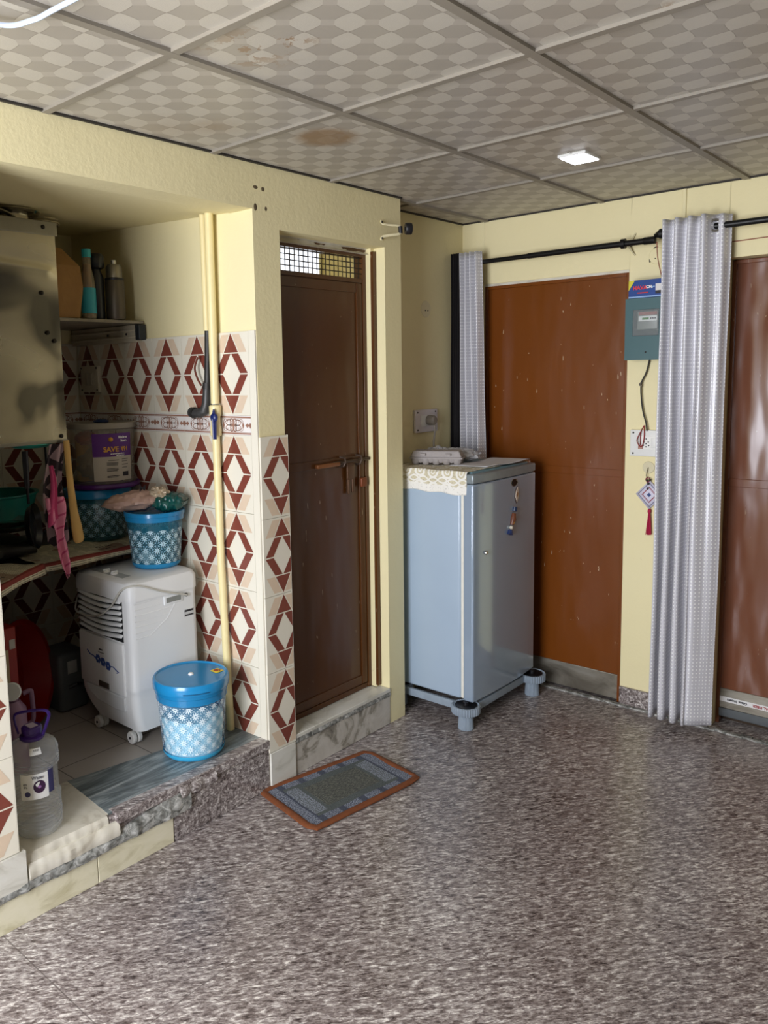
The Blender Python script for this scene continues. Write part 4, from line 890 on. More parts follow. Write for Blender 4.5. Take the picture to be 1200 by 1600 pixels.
# shelf and bottles
ss = thing('wall_shelf', (-.95, .3, 1.84), 'grey stone wall shelf in the kitchen corner holding a bag and bottles', 'shelf')
B().box(-1.228, -.68, -.35, .79, 1.852, 1.865).build('board', stone('grey_shelf_stone', [(.3, '#6b6354'), (.6, '#8d8473')], (5, 5, 9), 0, .5), ss, bevel=.002)
s = B().box(-1.21, -.70, .762, .791, 1.778, 1.850).box(-1.21, -.70, .755, .791, 1.795, 1.803).box(-1.21, -.70, .757, .791, 1.824, 1.832)
s.build('support_rail', mat('#c2b9a2', .6), ss, bevel=.002)
B().box(-.70, -.668, .756, .791, 1.785, 1.850).build('end_cap', mat('#1f2429', .5), ss, bevel=.004)
for q in (-.9, -.76): B().lathe([(.0001, .004), (.004, .004), (.005, 0)], (q, .755, 1.812), 10, 0, Matrix.Rotation(PI/2, 3, 'X')).build('screw', BLACKP, ss)
ZS = 1.866
kb = thing('paper_bag', (-.75, .43, ZS), 'brown kraft paper bag standing on the kitchen shelf, partly behind the hood', 'paper bag')
s = B()
a_, b_ = [(-.80, .36), (-.69, .36), (-.69, .495), (-.80, .495)], [(-.80, .35), (-.68, .35), (-.68, .51), (-.80, .51)]
c_ = [(-.78, .36), (-.72, .36), (-.72, .445), (-.78, .445)]
lay = [[(*q, ZS+.001) for q in a_], [(*q, ZS+.12) for q in b_], [(q[0], q[1]-.01, ZS+.20) for q in b_], [(*q, ZS+.27) for q in c_]]
vs = [p for l in lay for p in l]; s.add(vs, [(j*4+i, j*4+(i+1) % 4, (j+1)*4+(i+1) % 4, (j+1)*4+i) for j in range(3) for i in range(4)] + [(3,2,1,0), (12,13,14,15)])
s.build('bag', mat('#8f6a3c', .85, var=.12, scale=9, bmp=.02), kb, smooth=False)
rb = thing('jar', (-.83, .52, ZS), 'dark red round jar on the kitchen shelf behind the paper bag', 'jar')
B().lathe([(.0001, 0), (.05, 0), (.055, .02), (.055, .15), (.045, .20)], (-.85, .515, ZS), 28).build('body', mat('#7a1f18', .4), rb)
B().lathe([(.047, .20), (.05, .205), (.05, .24), (.03, .258), (.0001, .26)], (-.85, .515, ZS), 28).build('lid', mat('#8b2018', .4), rb)
bo = thing('glass_bottle', (-.70, .54, ZS), 'slim clear bottle with a teal cap and teal label on the shelf', 'bottle')
c = (-.705, .547, ZS+.001)
B().lathe([(.0001, 0), (.026, 0), (.029, .01), (.029, .13), (.026, .16), (.017, .20), (.016, .245)], c, 28).build('body', mat('#9a8f78', .12, alpha=.5, var=.02), bo)
B().lathe([(.0001, .005), (.016, .005), (.016, .21), (.0001, .22)], c, 16).build('contents', mat('#8c5a2a', .6, var=.3, scale=50), bo)
B().lathe([(.0295, .02), (.030, .03), (.030, .115), (.0295, .12)], c, 28).build('label', mat('#2b93a3', .5), bo)
B().lathe([(.018, .240), (.018, .272), (.0001, .274)], c, 24).build('cap', mat('#2aa3ae', .4), bo)
bo = thing('bottle', (-.72, .60, ZS), 'black bottle with a round cap on the shelf between the clear and steel bottles', 'bottle'); c = (-.735, .605, ZS+.001)
B().lathe([(.0001, 0), (.028, 0), (.03, .006), (.03, .17), (.022, .19), (.020, .20)], c, 28).build('body', mat('#10131b', .35), bo)
B().lathe([(.020, .20), (.033, .206), (.036, .22), (.036, .25), (.028, .262), (.0001, .266)], c, 28).build('cap', mat('#0c0e18', .3), bo)
bo = thing('flask', (-.70, .67, ZS), 'brushed steel flask with a silver top, rightmost on the kitchen shelf', 'flask'); c = (-.705, .672, ZS+.001)
B().lathe([(.0001, 0), (.036, 0), (.039, .006), (.039, .155), (.036, .16)], c, 32).build('body', mat('#5b5348', .42, .6), bo)
B().lathe([(.0375, .158), (.0385, .16), (.0385, .166), (.036, .168)], c, 32).build('band', BLACKP, bo)
B().lathe([(.033, .168), (.033, .21), (.026, .222), (.0001, .223)], c, 32).build('shoulder', mat('#8a8478', .3, .8), bo)
B().lathe([(.011, .222), (.011, .240), (.0001, .241)], c, 20).build('stopper', mat('#c9c6bd', .25, .8), bo)

# ---------------------------------------------------------------- under the counter
tb = thing('plastic_tub', (-.80, .10, ZK), 'large red plastic tub standing on its side under the counter', 'tub')
Mt = Matrix.Rotation(math.radians(35), 3, 'Z') @ Matrix.Rotation(math.radians(80), 3, 'Y')
B().lathe([(.0001, 0), (.15, 0), (.165, .02), (.205, .12), (.218, .125), (.218, .132), (.198, .13), (.158, .025), (.0001, .012)], (-.93, .165, ZK+.222), 56, 0, Mt).build('bowl', mat('#8a1512', .35), tb)
bx = thing('product_box', (-.72, .03, ZK), 'red and cream cardboard box leaning beside the red tub under the counter', 'cardboard box')
B().box(-.74, -.60, -.02, .095, ZK+.002, ZK+.52, bev=.002).build('carton', mat('#8f2014', .5), bx)
B().box(-.60, -.5985, -.02, .062, ZK+.02, ZK+.44).build('printed_panel', mat('#b3a07a', .6, var=.2, scale=12), bx)
s = B()
for k, (h_, w_) in enumerate(((.40, .05), (.38, .04), (.36, .05), (.30, .03), (.16, .05), (.12, .04))): s.box(-.5985, -.5978, -.005, -.005+w_, ZK+h_, ZK+h_+.010)
s.build('printing', INK, bx)
B().box(-.60, -.5980, .068, .090, ZK+.44, ZK+.475).build('sticker', mat('#b9b2a8', .5), bx)
pk = thing('canister', (-.545, .035, ZK), 'mauve plastic canister with a white round cap seen by the tiled pillar', 'canister')
B().lathe([(.0001, 0), (.046, 0), (.050, .01), (.050, .235), (.028, .268)], (-.545, .035, ZK+.001), 28).build('body', mat('#8d6a80', .4), pk)
M_c = Matrix.Rotation(math.radians(-35), 3, 'Z') @ Matrix.Rotation(math.radians(75), 3, 'Y')
B().lathe([(.0001, .030), (.030, .030), (.033, .026), (.033, .014), (.026, .012), (.026, 0), (.0001, 0)], (-.53, .035, ZK+.308), 32, 0, M_c).build('cap', WHITEP, pk)
B().tube([(-.545, .037, ZK+.255), (-.54, .037, ZK+.29), (-.525, .033, ZK+.308)], [.024, .022, .018], 14).build('neck', mat('#8d6a80', .4), pk)
B().tube(arc([(-.535, .075, ZK+.285), (-.53, .100, ZK+.29), (-.528, .105, ZK+.27), (-.528, .105, ZK+.18), (-.535, .080, ZK+.165)], 24), .009, 12).build('handle', mat('#7c5a70', .4), pk)
gc = thing('canister', (-.93, .42, ZK), 'dark grey plastic canister behind the air cooler under the counter', 'canister')
B().box(-1.04, -.86, .40, .54, ZK+.002, ZK+.26, bev=.02).build('body', mat('#54585a', .4), gc)
B().box(-.86, -.858, .44, .485, ZK+.17, ZK+.225, bev=.0008).build('label', mat('#a9a9a6', .5), gc)
B().tube([(-.86, .44, ZK+.11), (-.848, .47, ZK+.12), (-.86, .50, ZK+.11)], .008, 10).build('handle', BLACKP, gc)
# switch plate and pipes on the kitchen wall
sp_ = thing('switch_plate', (-1.10, .79, 1.62), 'off-white switch plate on the tiled kitchen wall under the shelf', 'switch plate')
B().box(-1.175, -1.03, .775, .791, 1.565, 1.685, bev=.003).build('plate', mat('#d2cab6', .35), sp_)
B().box(-1.135, -1.07, .7725, .776, 1.595, 1.655, bev=.001).build('module', mat('#bbb3a0', .4), sp_)
for k in range(2): B().box(-1.130+.03*k, -1.106+.03*k, .7695, .774, 1.60, 1.65, bev=.001).build('switch', mat('#b9b19e', .35), sp_)
for q in ((-1.165, 1.575), (-1.04, 1.575), (-1.165, 1.675), (-1.04, 1.675)): B().lathe([(.0001, .003), (.004, .003), (.0045, 0)], (q[0], .775, q[1]), 10, 0, Matrix.Rotation(PI/2, 3, 'X')).build('screw', DARKSC, sp_)
M_CPVC = mat('#ecdca4', .4, var=.03)
wp = thing('water_pipe', (-.19, .765, .2), 'cream water pipe with a blue valve running down the tiled wall to the step', 'water pipe')
B().tube([(-.203, .765, 2.235), (-.206, .765, 1.52)], .0165, 18).tube([(-.208, .765, 1.40), (-.206, .765, .9), (-.185, .765, .206)], .0155, 18).build('tube', M_CPVC, wp)
s = B().lathe([(.018, 0), (.022, .003), (.022, .035), (.019, .04), (.019, .075), (.023, .08), (.024, .115), (.019, .12)], (-.207, .765, 1.395), 24).build('valve_body', M_CPVC, wp)
s = B().ball((-.180, .735, 1.468), .018, .012, .018).tube([(-.180, .735, 1.468), (-.174, .73, 1.385)], [.012, .009], 12, flat=.6).tube([(-.182, .736, 1.48), (-.184, .738, 1.50)], [.008, .003], 10)
s.build('valve_handle', mat('#17245e', .35), wp)
wp = thing('wall_conduit', (-.25, .775, 1.8), 'thin cream conduit beside the water pipe, ending above the black pipe', 'pipe')
B().tube([(-.247, .772, 2.236), (-.247, .772, 1.80)], .0135, 16).build('tube', M_CPVC, wp)
wp = thing('drain_pipe', (-.27, .775, 1.48), 'old black metal pipe with an elbow turning out of the tiled wall', 'pipe')
M_BP = mat('#3a3835', .5, .4, var=.25, scale=40)
B().tube([(-.248, .777, 1.80), (-.252, .776, 1.70), (-.262, .775, 1.56)], [.0125, .013, .0135], 16).build('tube', M_BP, wp)
B().tube([(-.262, .773, 1.58), (-.266, .771, 1.52), (-.275, .768, 1.492), (-.295, .762, 1.482), (-.32, .758, 1.482), (-.345, .757, 1.486)], [.015, .018, .020, .019, .018, .020], 18).build('elbow', mat('#4b4a48', .45, .4, var=.3, scale=40), wp)
B().tube([(-.2605, .775, 1.60), (-.262, .774, 1.575)], .0185, 16).build('collar', M_BP, wp); B().tube([(-.322, .758, 1.482), (-.332, .7575, 1.484)], .0225, 16).build('collar', M_BP, wp)
B().tube(arc([(-.30, .765, 1.70), (-.315, .76, 1.66), (-.305, .762, 1.62), (-.285, .765, 1.59)], 16), .004, 8).build('rusty_wire', mat('#6b2f1c', .7), wp)
# holes in the pier plaster
s = B()
for (q, z_, a, b_) in ((.818, 2.302, .012, .006), (.855, 2.30, .008, .008), (.815, 2.232, .008, .013), (.868, 2.232, .006, .008)): s.ball((.0, q, z_), .0015, a, b_, 12)
s.build('trim_24', mat('#5d4f38', .9), kind='structure')

# ---------------------------------------------------------------- curtains and rods
m, nt, b = newmat('silver_satin_with_white_dots'); vec, (x, y, z) = coords(nt, 'UV')
row = (y/.0165).floor(); dx_, dy_ = (x/.0155).cell(), (y/.0165).cell()
dots = (dx_*dx_ + dy_*dy_).sqrt().lt(.19)
nt.links.new(mix(nt, dots, '#cfced3', '#ffffff'), b.inputs['Base Color']); b.inputs['Metallic'].default_value = .12; nt.links.new((dots*.3+.36).s, b.inputs['Roughness']); bump(nt, b, dots, .001, .6); M_SAT = m
M_ROD = mat('#161616', .35, .3); M_RING = mat('#c9c9c6', .2, 1)
def curtain(path_top, path_bot, z1, z0, M, label, name='curtain', nv=60, hem=.0, vent=1):
    """pleated panel between a plan path at the top and one at the bottom"""
    n = len(path_top)-1; Ls = [0]
    for k in range(n): Ls.append(Ls[-1] + (Vector(path_bot[k+1])-Vector(path_bot[k])).length)
    def fn(a, q):
        i = min(n, int(round(a*n))); t_ = q**vent; p = Vector(path_top[i]).lerp(Vector(path_bot[i]), t_)
        return (p.x+.002*math.sin(q*11+i*.05), p.y, z1+(z0-z1)*q + hem*math.sin(i*.2)*q)
    o = B().grid(fn, n, nv, 0, lambda a, q: (Ls[min(n, int(round(a*n)))], (1-q)*(z1-z0))).build(name, M, solid=.0012)
    return settag(o, label, 'curtain')
def pleat(x0, x1, yc, amp, folds, n=140, ph=0, last=0, skew=0):
    P = []
    for k in range(n+1):
        a = k/n
        if last and a > 1-last:
            t_ = (a-(1-last))/last; xs = x0+(x1-x0)*(1-last*1.0); e = yc - amp*.2
            P.append((xs + (x1-xs)*t_, yc - amp*.75*math.cos(t_*PI*.8)*1 + amp*.15)); continue
        b_ = a/(1-last) if last else a
        P.append((x0+(x1-x0)*(1-last)*b_ + skew*math.sin(2*PI*folds*b_*2+ph), yc - amp*math.cos(2*PI*folds*b_+ph)))
    return P
tp = pleat(.917, 1.162, 2.335, .024, 4.5, skew=.002); tp = [(x_, y_ + .052*min(1, max(0, (x_-1.098)/.03))) for x_, y_ in tp]; bt_ = pleat(.924, 1.168, 2.345, .050, 3.0, skew=.008, last=.40)
cr = curtain(tp, bt_, 2.243, .045, M_SAT, 'silver dotted curtain hanging full length beside the meter cabinet, between the two brown doors', vent=.7)
for q, yy in ((1.113, 2.372),):
    o = B(); o.lathe([(.019, -.003), (.027, -.003), (.028, 0), (.027, .003), (.019, .003), (.018, 0), (.019, -.003)], (q, yy-.008, 2.198), 32, 0, Matrix.Rotation(PI/2, 3, 'X') @ Matrix.Rotation(math.radians(24), 3, 'Y'))
    e = o.build('eyelet', M_RING); e.parent = cr; e.location = Vector(e.location) - Vector(cr.location)
tp = pleat(-.098, .010, 2.345, .020, 3.5); bt_ = pleat(-.100, .042, 2.385, .032, 3.5)
curtain(tp, bt_, 2.222, .10, M_SAT, 'silver dotted curtain bunched in the room corner behind the refrigerator')
tp = pleat(-.158, -.108, 2.350, .010, 3.5, 60); bt_ = pleat(-.160, -.112, 2.350, .014, 2.5, 60)
curtain(tp, bt_, 2.225, .10, mat('#141013', .8), 'narrow black curtain in the room corner beside the silver one')
rd = thing('curtain_rod', (.36, 2.38, 2.17), 'black curtain rod above the left brown door of the back wall', 'curtain rod')
B().tube([(-.15, 2.38, 2.172), (.40, 2.38, 2.172)], .0115, 16).tube([(.26, 2.38, 2.1722), (.835, 2.38, 2.1725)], .0135, 16).build('pole', M_ROD, rd)
B().lathe([(.0001, 0), (.0155, 0), (.0165, .004), (.0165, .05), (.0001, .052)], (.815, 2.38, 2.1725), 20, 0, Matrix.Rotation(PI/2, 3, 'Y')).build('end_cap', M_ROD, rd)
def bracket(xp, yy, zz, par, nm='bracket'):
    k = B().tube([(xp-.009, yy, zz), (xp+.009, yy, zz)], .022, 22).build(nm, M_ROD, par)
    B().tube([(xp, yy+.02, zz), (xp, YB-.004, zz)], .006, 10).build('arm', M_ROD, k)
    B().tube(arc([(xp+.02, YB-.002, zz+.052), (xp+.012, YB-.012, zz+.03), (xp+.002, YB-.035, zz), (xp+.012, YB-.012, zz-.03), (xp+.02, YB-.002, zz-.045)], 24), .006, 8, flat=.5).build('wall_plate', mat('#cfc6a4', .5), k); return k
bracket(.725, 2.38, 2.1725, rd)
rd = thing('curtain_rod', (1.35, 2.38, 2.19), 'black curtain rod above the right brown door, carrying the long dotted curtain', 'curtain rod')
B().tube([(.90, 2.38, 2.197), (2.05, 2.38, 2.197)], .0135, 16).build('pole', M_ROD, rd)
k = bracket(.893, 2.38, 2.195, rd)
B().tube([(.86, 2.385, 2.190), (.885, 2.38, 2.195), (.90, 2.38, 2.197)], [.008, .019, .014], 16).build('finial', M_ROD, rd)
B().tube(arc([(.868, 2.39, 2.165), (.871, 2.395, 2.10), (.885, 2.40, 2.03), (.893, 2.41, 1.99)], 20), .0022, 6).build('hanging_wire', mat('#8d4a32', .6), rd)
pb_ = thing('pole_bracket', (.03, 1.62, 2.23), 'painted metal rod bracket with a black ring on the pier edge above the dark door', 'bracket')
B().tube(arc([(.004, 1.553, 2.275), (.006, 1.556, 2.262), (.03, 1.58, 2.255), (.055, 1.612, 2.252), (.062, 1.62, 2.236), (.055, 1.612, 2.218), (.03, 1.58, 2.212), (.006, 1.556, 2.205), (.004, 1.553, 2.19)], 40), .006, 8, flat=.5).build('arm', mat('#d8cda5', .5), pb_)
B().lathe([(.010, -.014), (.023, -.014), (.025, -.01), (.025, .01), (.023, .014), (.010, .014), (.010, -.014)], (.080, 1.645, 2.240), 28, 0, Matrix.Rotation(math.radians(-40), 3, 'Z') @ Matrix.Rotation(PI/2, 3, 'X')).build('ring', BLACKP, pb_)
B().tube([(.058, 1.615, 2.25), (.058, 1.618, 2.22)], .009, 12).build('clamp', BLACKP, pb_)
for z_ in (2.268, 2.2): B().lathe([(.0001, .004), (.004, .004), (.005, 0)], (.006, 1.555, z_), 10, 0, Matrix.Rotation(PI/2, 3, 'Y')).build('screw', DARKSC, pb_)

# ---------------------------------------------------------------- meter, box, switchboard, wall hanging
mb = thing('meter_cabinet', (.84, 2.42, 1.66), 'teal green electricity meter cabinet on the wall between the doors', 'meter cabinet')
M_TEAL = mat('#3b5f63', .45, var=.04, scale=8)
B().box(.748, .908, 2.372, 2.464, 1.658, 1.925).build('cabinet', M_TEAL, mb, bevel=.003)
s = B().box(.746, .780, 2.366, 2.373, 1.656, 1.927).box(.895, .910, 2.366, 2.373, 1.656, 1.927).box(.780, .895, 2.366, 2.373, 1.877, 1.927).box(.780, .895, 2.366, 2.373, 1.656, 1.762)
dd = s.build('door', M_TEAL, mb)
B().box(.780, .895, 2.3715, 2.3722, 1.762, 1.877).build('window_recess', BLACKP, mb)
mt_ = B().box(.800, .888, 2.3682, 2.3716, 1.79, 1.868, bev=.002).build('meter', mat('#7b7d78', .4), mb)
B().box(.806, .886, 2.3668, 2.3684, 1.826, 1.848).build('face', mat('#d4d5d2', .4), mt_)
B().box(.806, .886, 2.3668, 2.3684, 1.852, 1.866).build('label', mat('#8a4e48', .5), mt_)
B().box(.822, .850, 2.3660, 2.3670, 1.832, 1.841).build('display', mat('#57804f', .3), mt_)
s = B()
for k in range(3): s.box(.857+.009*k, .862+.009*k, 2.3660, 2.3670, 1.834, 1.840)
s.build('printing', INK, mt_)
B().box(.781, .894, 2.3640, 2.3660, 1.763, 1.876).build('glass', mat('#cfdcdc', .05, alpha=.12), dd)
B().lathe([(.0001, .003), (.003, .003), (.004, 0)], (.84, 2.366, 1.690), 10, 0, Matrix.Rotation(PI/2, 3, 'X')).build('lock', DARKSC, dd)
pb_ = thing('product_box', (.84, 2.41, 1.928), 'small blue product box with red lettering lying on top of the meter cabinet', 'cardboard box')
Mx = Matrix.Translation((.842, 2.415, 0)) @ Matrix.Rotation(math.radians(-2), 4, 'Z') @ Matrix.Translation((-.842, -2.415, 0))
s = B(); s.xf = Mx; s.box(.755, .910, 2.375, 2.455, 1.928, 2.006); bx = s.build('carton', mat('#21468c', .35, var=.12, scale=20), pb_, bevel=.0015)
def face(poly, m, name, e=.001): 
    q = B(); q.xf = Mx; q.add([(p[0], 2.375-e, p[1]) for p in poly], [tuple(range(len(poly)))]); return q.build(name, m, bx)
face([(.7555, 2.005), (.7555, 1.962), (.782, 2.005)], mat('#d9cf3a', .4), 'corner_print'); face([(.7555, 1.930), (.909, 1.930), (.909, 1.936), (.7555, 1.936)], mat('#8fb0dc', .4), 'stripe')
face([(.875, 1.942), (.905, 1.942), (.905, 1.985), (.875, 1.985)], mat('#dcd9d6', .4), 'picture'); face([(.875, 1.942), (.905, 1.942), (.905, 1.956), (.875, 1.956)], INK, 'picture', .0015)
face([(.795, 1.948), (.843, 1.948), (.843, 1.953), (.795, 1.953)], mat('#c02b2b', .4), 'stripe'); face([(.85, 1.972), (.872, 1.972), (.872, 1.976), (.85, 1.976)], mat('#8fb0dc', .4), 'stripe')
text('lettering', 'HAVA', (.806, 2.3735, 1.972), (1, 0, 0), (0, 0, 1), .023, mat('#d8303c', .4), bx, bold=.0008); text('lettering', 'CFL', (.847, 2.3725, 1.974), (1, 0, 0), (0, 0, 1), .017, WHITEINK, bx, bold=.0006)
sb = thing('switchboard', (.84, 2.455, 1.22), 'white switchboard with a socket and switch on the wall below the meter cabinet', 'switchboard')
B().box(.750, .935, 2.447, 2.466, 1.217, 1.338, bev=.003).build('plate', WHITEP, sb)
md_ = B().box(.800, .935, 2.444, 2.448, 1.250, 1.312, bev=.001).build('module', mat('#f0efea', .35, var=.01), sb)
s = B(); 
for q in ((.825, 1.298), (.815, 1.284), (.835, 1.284), (.813, 1.268), (.837, 1.268), (.825, 1.262), (.825, 1.276)): s.lathe([(.0001, .0008), (.0032, .0008), (.0032, 0)], (q[0], 2.4438, q[1]), 10, 0, Matrix.Rotation(PI/2, 3, 'X'))
s.build('socket', INK, md_)
B().box(.848, .872, 2.4405, 2.4445, 1.258, 1.304, bev=.001).build('switch', WHITEP, md_)
for q in ((.765, 1.230), (.765, 1.325)): B().lathe([(.0001, .002), (.004, .002), (.0045, 0)], (q[0], 2.447, q[1]), 10, 0, Matrix.Rotation(PI/2, 3, 'X')).build('screw', DARKSC, sb)
wr = thing('electric_wire', (.80, 2.45, 1.3), 'loose black and red wires from the meter cabinet down to the switchboard', 'wire')
B().tube(arc([(.828, 2.452, 1.66), (.815, 2.450, 1.60), (.795, 2.448, 1.55), (.797, 2.448, 1.48), (.806, 2.450, 1.42), (.822, 2.446, 1.37), (.828, 2.444, 1.335)], 50), .0035, 8).build('sleeve', mat('#2b2722', .6), wr)
B().tube(arc([(.795, 2.446, 1.555), (.790, 2.442, 1.545), (.801, 2.440, 1.54)], 8), .004, 6).build('tape', mat('#6d665a', .6), wr)
B().tube(arc([(.815, 2.444, 1.36), (.792, 2.436, 1.31), (.788, 2.434, 1.285), (.808, 2.432, 1.262), (.818, 2.436, 1.30), (.816, 2.440, 1.36)], 50), .0022, 6).build('strand', mat('#8f1f26', .5), wr)
B().box(.792, .812, 2.434, 2.444, 1.252, 1.268, bev=.002).build('connector', mat('#b0897c', .5), wr)
B().tube(arc([(.815, 2.444, 1.36), (.803, 2.438, 1.33), (.801, 2.436, 1.29), (.804, 2.438, 1.262)], 24), .0018, 6).build('strand', mat('#7b1d22', .5), wr)
wr = thing('electric_wire', (.88, 2.45, 1.34), 'short black wire looping from the switchboard behind the long curtain', 'wire')
B().tube(arc([(.872, 2.446, 1.325), (.874, 2.446, 1.37), (.890, 2.446, 1.41), (.915, 2.446, 1.43), (.925, 2.446, 1.66)], 30), .003, 8).build('sleeve', mat('#2b2722', .6), wr)
wr = thing('electric_wire', (1.5, 2.46, 2.14), 'thin red-brown wire running along the wall above the right brown door', 'wire')
B().tube(arc([(1.10, 2.462, 2.137), (1.2, 2.462, 2.138), (1.35, 2.462, 2.140), (2.1, 2.462, 2.139)], 30), .002, 6).build('sleeve', mat('#8f4a34', .6), wr)
hk = thing('wall_hook', (.832, 2.462, 1.12), 'clear round wall hook under the switchboard', 'hook')
B().lathe([(.0001, .003), (.026, .003), (.028, 0)], (.832, 2.466, 1.165), 28, 0, Matrix.Rotation(PI/2, 3, 'X')).build('disc', mat('#d6cdab', .3), hk)
B().tube(arc([(.832, 2.461, 1.165), (.831, 2.452, 1.15), (.830, 2.446, 1.13), (.830, 2.452, 1.122)], 12), .002, 6).build('hook', STEEL, hk)
wh = thing('wall_hanging', (.84, 2.455, .85), 'white and red woven diamond wall hanging with a pink tassel', 'wall hanging')
m, nt, b = newmat('woven_diamond_pattern'); vec, (x, y, z) = coords(nt, 'UV')
r_ = (x.abs()+y.abs()); fine = ((x-y)*16).cell().abs().lt(.28).mx(r_.lt(.02)); nv_ = (r_-.80).abs().lt(.05)*((x-y)*9).cell().abs().lt(.3); rd_ = (r_-.50).abs().lt(.07)*((x-y)*7).cell().abs().lt(.32); nc = r_.lt(.16)
c_ = mix(nt, nv_, '#d9d6e6', '#2b2f66'); c_ = mix(nt, rd_, c_, '#8f2a35'); c_ = mix(nt, nc, c_, '#3f4f80'); nt.links.new(c_, b.inputs['Base Color']); b.inputs['Roughness'].default_value = .9
H_ = .068; zc_ = 1.040; xc_ = .843
s = B(); s.add([(xc_, 2.455, zc_+H_), (xc_-.062, 2.455, zc_), (xc_, 2.455, zc_-H_), (xc_+.062, 2.455, zc_), (xc_, 2.450, zc_)], [(0,1,4), (1,2,4), (2,3,4), (3,0,4)], 0, [(0, 1), (-1, 0), (0, -1), (1, 0), (0, 0)])
s.build('woven_diamond', m, wh, solid=.004, fix=False)
B().tube(arc([(xc_-.008, 2.452, 1.122), (xc_-.016, 2.450, 1.112), (xc_-.010, 2.450, 1.100), (xc_, 2.450, 1.105), (xc_-.002, 2.452, 1.120)], 20), .0028, 6).tube([(xc_-.008, 2.452, 1.098), (xc_-.002, 2.452, zc_+.05)], .003, 6).build('cord', mat('#7b3340', .8), wh)
s = B()
for q in ((-.010, .066), (.004, .070), (-.004, .052), (-.006, .030)): s.ball((xc_+q[0], 2.447, zc_+q[1]), .0055)
s.build('bell', mat('#4f4c46', .3, .8), wh)
rnd = random.Random(4); s = B()
for k in range(26): a = rnd.uniform(0, 6.28); q = rnd.uniform(0, .010); s.tube([(xc_+.004+q*.4*math.cos(a), 2.450+q*.3*math.sin(a), zc_-.085), (xc_+.004+q*.8*math.cos(a), 2.450+q*.5*math.sin(a), zc_-.12), (xc_+.003+q*1.5*math.cos(a), 2.450+q*.6*math.sin(a), .855+rnd.uniform(-.003, .003))], .0017, 5)
s.ball((xc_+.003, 2.450, zc_-.076), .008, .006, .012); s.tube([(xc_, 2.452, zc_-H_), (xc_+.003, 2.450, zc_-.076)], .002, 6)
s.build('tassel', mat('#a8123f', .8), wh)
# recess wall: socket with plug, blank round cover
sk = thing('socket_plate', (-.16, 2.11, 1.32), 'white square socket plate with a plug in it on the recess wall above the refrigerator', 'socket plate')
B().box(-.166, -.152, 2.012, 2.205, 1.322, 1.436, bev=.003).build('plate', mat('#dcd8dc', .35), sk)
md_ = B().box(-.152, -.148, 2.055, 2.165, 1.352, 1.408, bev=.001).build('module', WHITEP, sk)
for q in ((2.03, 1.335), (2.185, 1.335), (2.03, 1.423), (2.185, 1.423)): B().lathe([(.0001, .002), (.004, .002), (.0045, 0)], (-.152, q[0], q[1]), 10, 0, Matrix.Rotation(PI/2, 3, 'Y')).build('screw', DARKSC, sk)
pg = thing('power_plug', (-.13, 2.12, 1.38), 'grey power plug and cord in the socket above the refrigerator', 'plug')
B().lathe([(.0001, .045), (.016, .045), (.024, .036), (.026, .012), (.024, 0), (.0001, 0)], (-.148, 2.115, 1.382), 24, 0, Matrix.Rotation(PI/2, 3, 'Y') @ Matrix.Diagonal((1, 1, 1))).build('body', mat('#7f776c', .5), pg)
B().tube(arc([(-.115, 2.12, 1.362), (-.112, 2.122, 1.33), (-.12, 2.124, 1.28), (-.125, 2.125, 1.20), (-.155, 2.125, 1.12)], 24), .005, 8).build('cord', mat('#8c8478', .5), pg)
B().lathe([(.0001, .003), (.040, .003), (.042, 0)], (-.167, 2.125, 1.937), 36, 0, Matrix.Rotation(PI/2, 3, 'Y')).build('trim_25', M_WALL_SHADE, kind='structure')
s = B()
for q in ((2.118, 1.93), (2.14, 1.93)): s.lathe([(.0001, .001), (.004, .001), (.004, 0)], (-.164, q[0], q[1]), 10, 0, Matrix.Rotation(PI/2, 3, 'Y'))
s.build('trim_26', DARKSC, kind='structure')
B().lathe([(.0001, .003), (.036, .003), (.038, 0)], (.845, YB, 2.115), 36, 0, Matrix.Rotation(PI/2, 3, 'X')).build('trim_27', M_WALL, kind='structure')
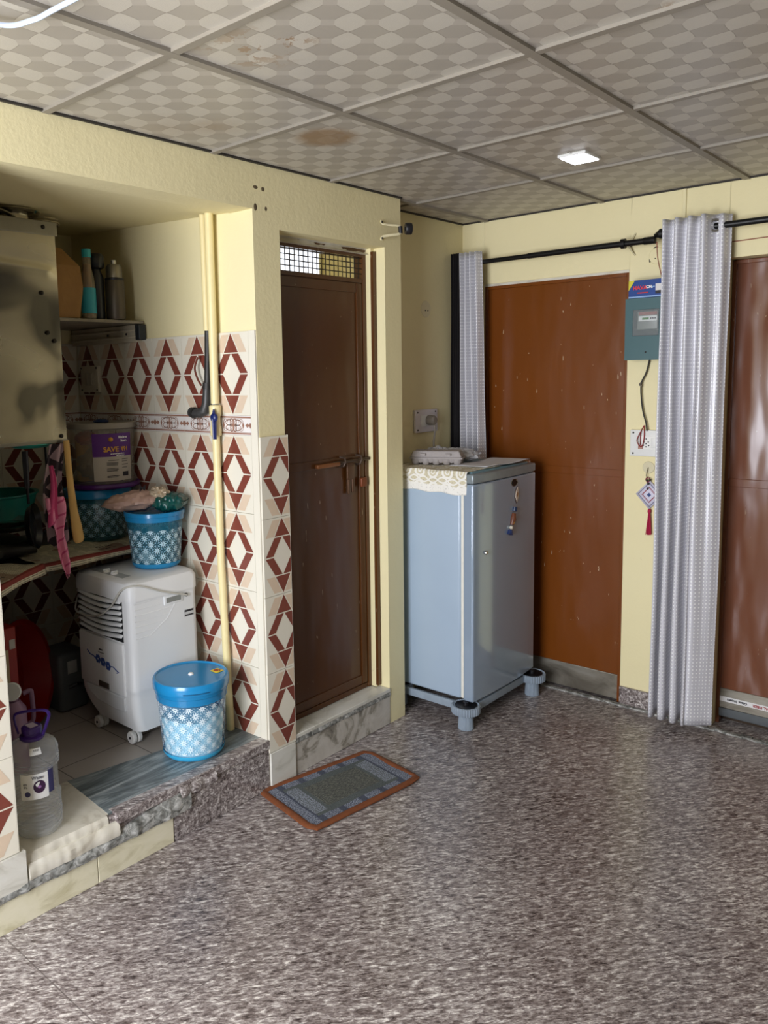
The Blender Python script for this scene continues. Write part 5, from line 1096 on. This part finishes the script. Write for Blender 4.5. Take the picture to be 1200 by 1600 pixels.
s = B().ball((.838, YB, 2.148), .012, .0015, .008).ball((.812, YB-.001, 2.098), .004, .0015, .010).ball((.836, YB-.002, 2.104), .003, .003, .003)
s.build('trim_28', mat('#241f1a', .9), kind='structure')
s = B().ball((.880, YB, .135), .015, .0012, .014); s.build('trim_29', mat('#857d6c', .9), kind='structure')

# ---------------------------------------------------------------- ceiling lamp and cable
lp = thing('ceiling_light', (.856, 1.632, WH-.012), 'small glowing white LED panel set in the ceiling', 'ceiling light')
m, nt, b = newmat('lit_white_panel'); b.inputs['Emission Color'].default_value = lin('#eef4ff'); b.inputs['Emission Strength'].default_value = 9; b.inputs['Base Color'].default_value = (1, 1, 1, 1)
Rm = Matrix.Translation((.856, 1.632, 0)) @ Matrix.Rotation(math.radians(0), 4, 'Z')
s = B(); s.xf = Rm; s.box(-.046, .046, -.060, .060, WH-.012, WH-.008, bev=.0015); s.build('diffuser', m, lp)
s = B(); s.xf = Rm; s.box(-.053, .053, -.068, .068, WH-.009, WH+.001, bev=.002); s.build('frame', WHITEP, lp)
s = B(); s.xf = Rm; s.box(-.004, .004, -.090, -.068, WH-.004, WH-.001).box(-.004, .004, .068, .090, WH-.004, WH-.001); s.build('spring_clip', STEEL, lp)
cb = B().tube(arc([(.40, -.75, 2.385), (.46, -.52, 2.378), (.50, -.38, 2.366), (.57, -.345, 2.364), (.64, -.33, 2.37), (.80, -.30, 2.384)], 60), .0055, 8).build('ceiling_cable', mat('#b7c3d6', .4)); settag(cb, 'pale blue cable looping just below the ceiling at the top left corner', 'cable')

for o in list(C.objects):                                      # groups of look-alikes
    if o.parent: continue
    n_ = o.name.split('.')[0]
    g_ = {'storage_tub': 'blue floral storage tubs', 'curtain_rod': 'black curtain rods on the back wall', 'newspaper': 'newspapers covering the counter', 'fridge_magnet': 'magnets on the refrigerator door', 'snack_packet': 'snack packets on the small tub', 'electric_wire': 'loose wires on the back wall'}.get(n_)
    if n_ == 'curtain' and 'silver' in o['label']: g_ = 'silver dotted curtains'
    if g_: o['group'] = g_
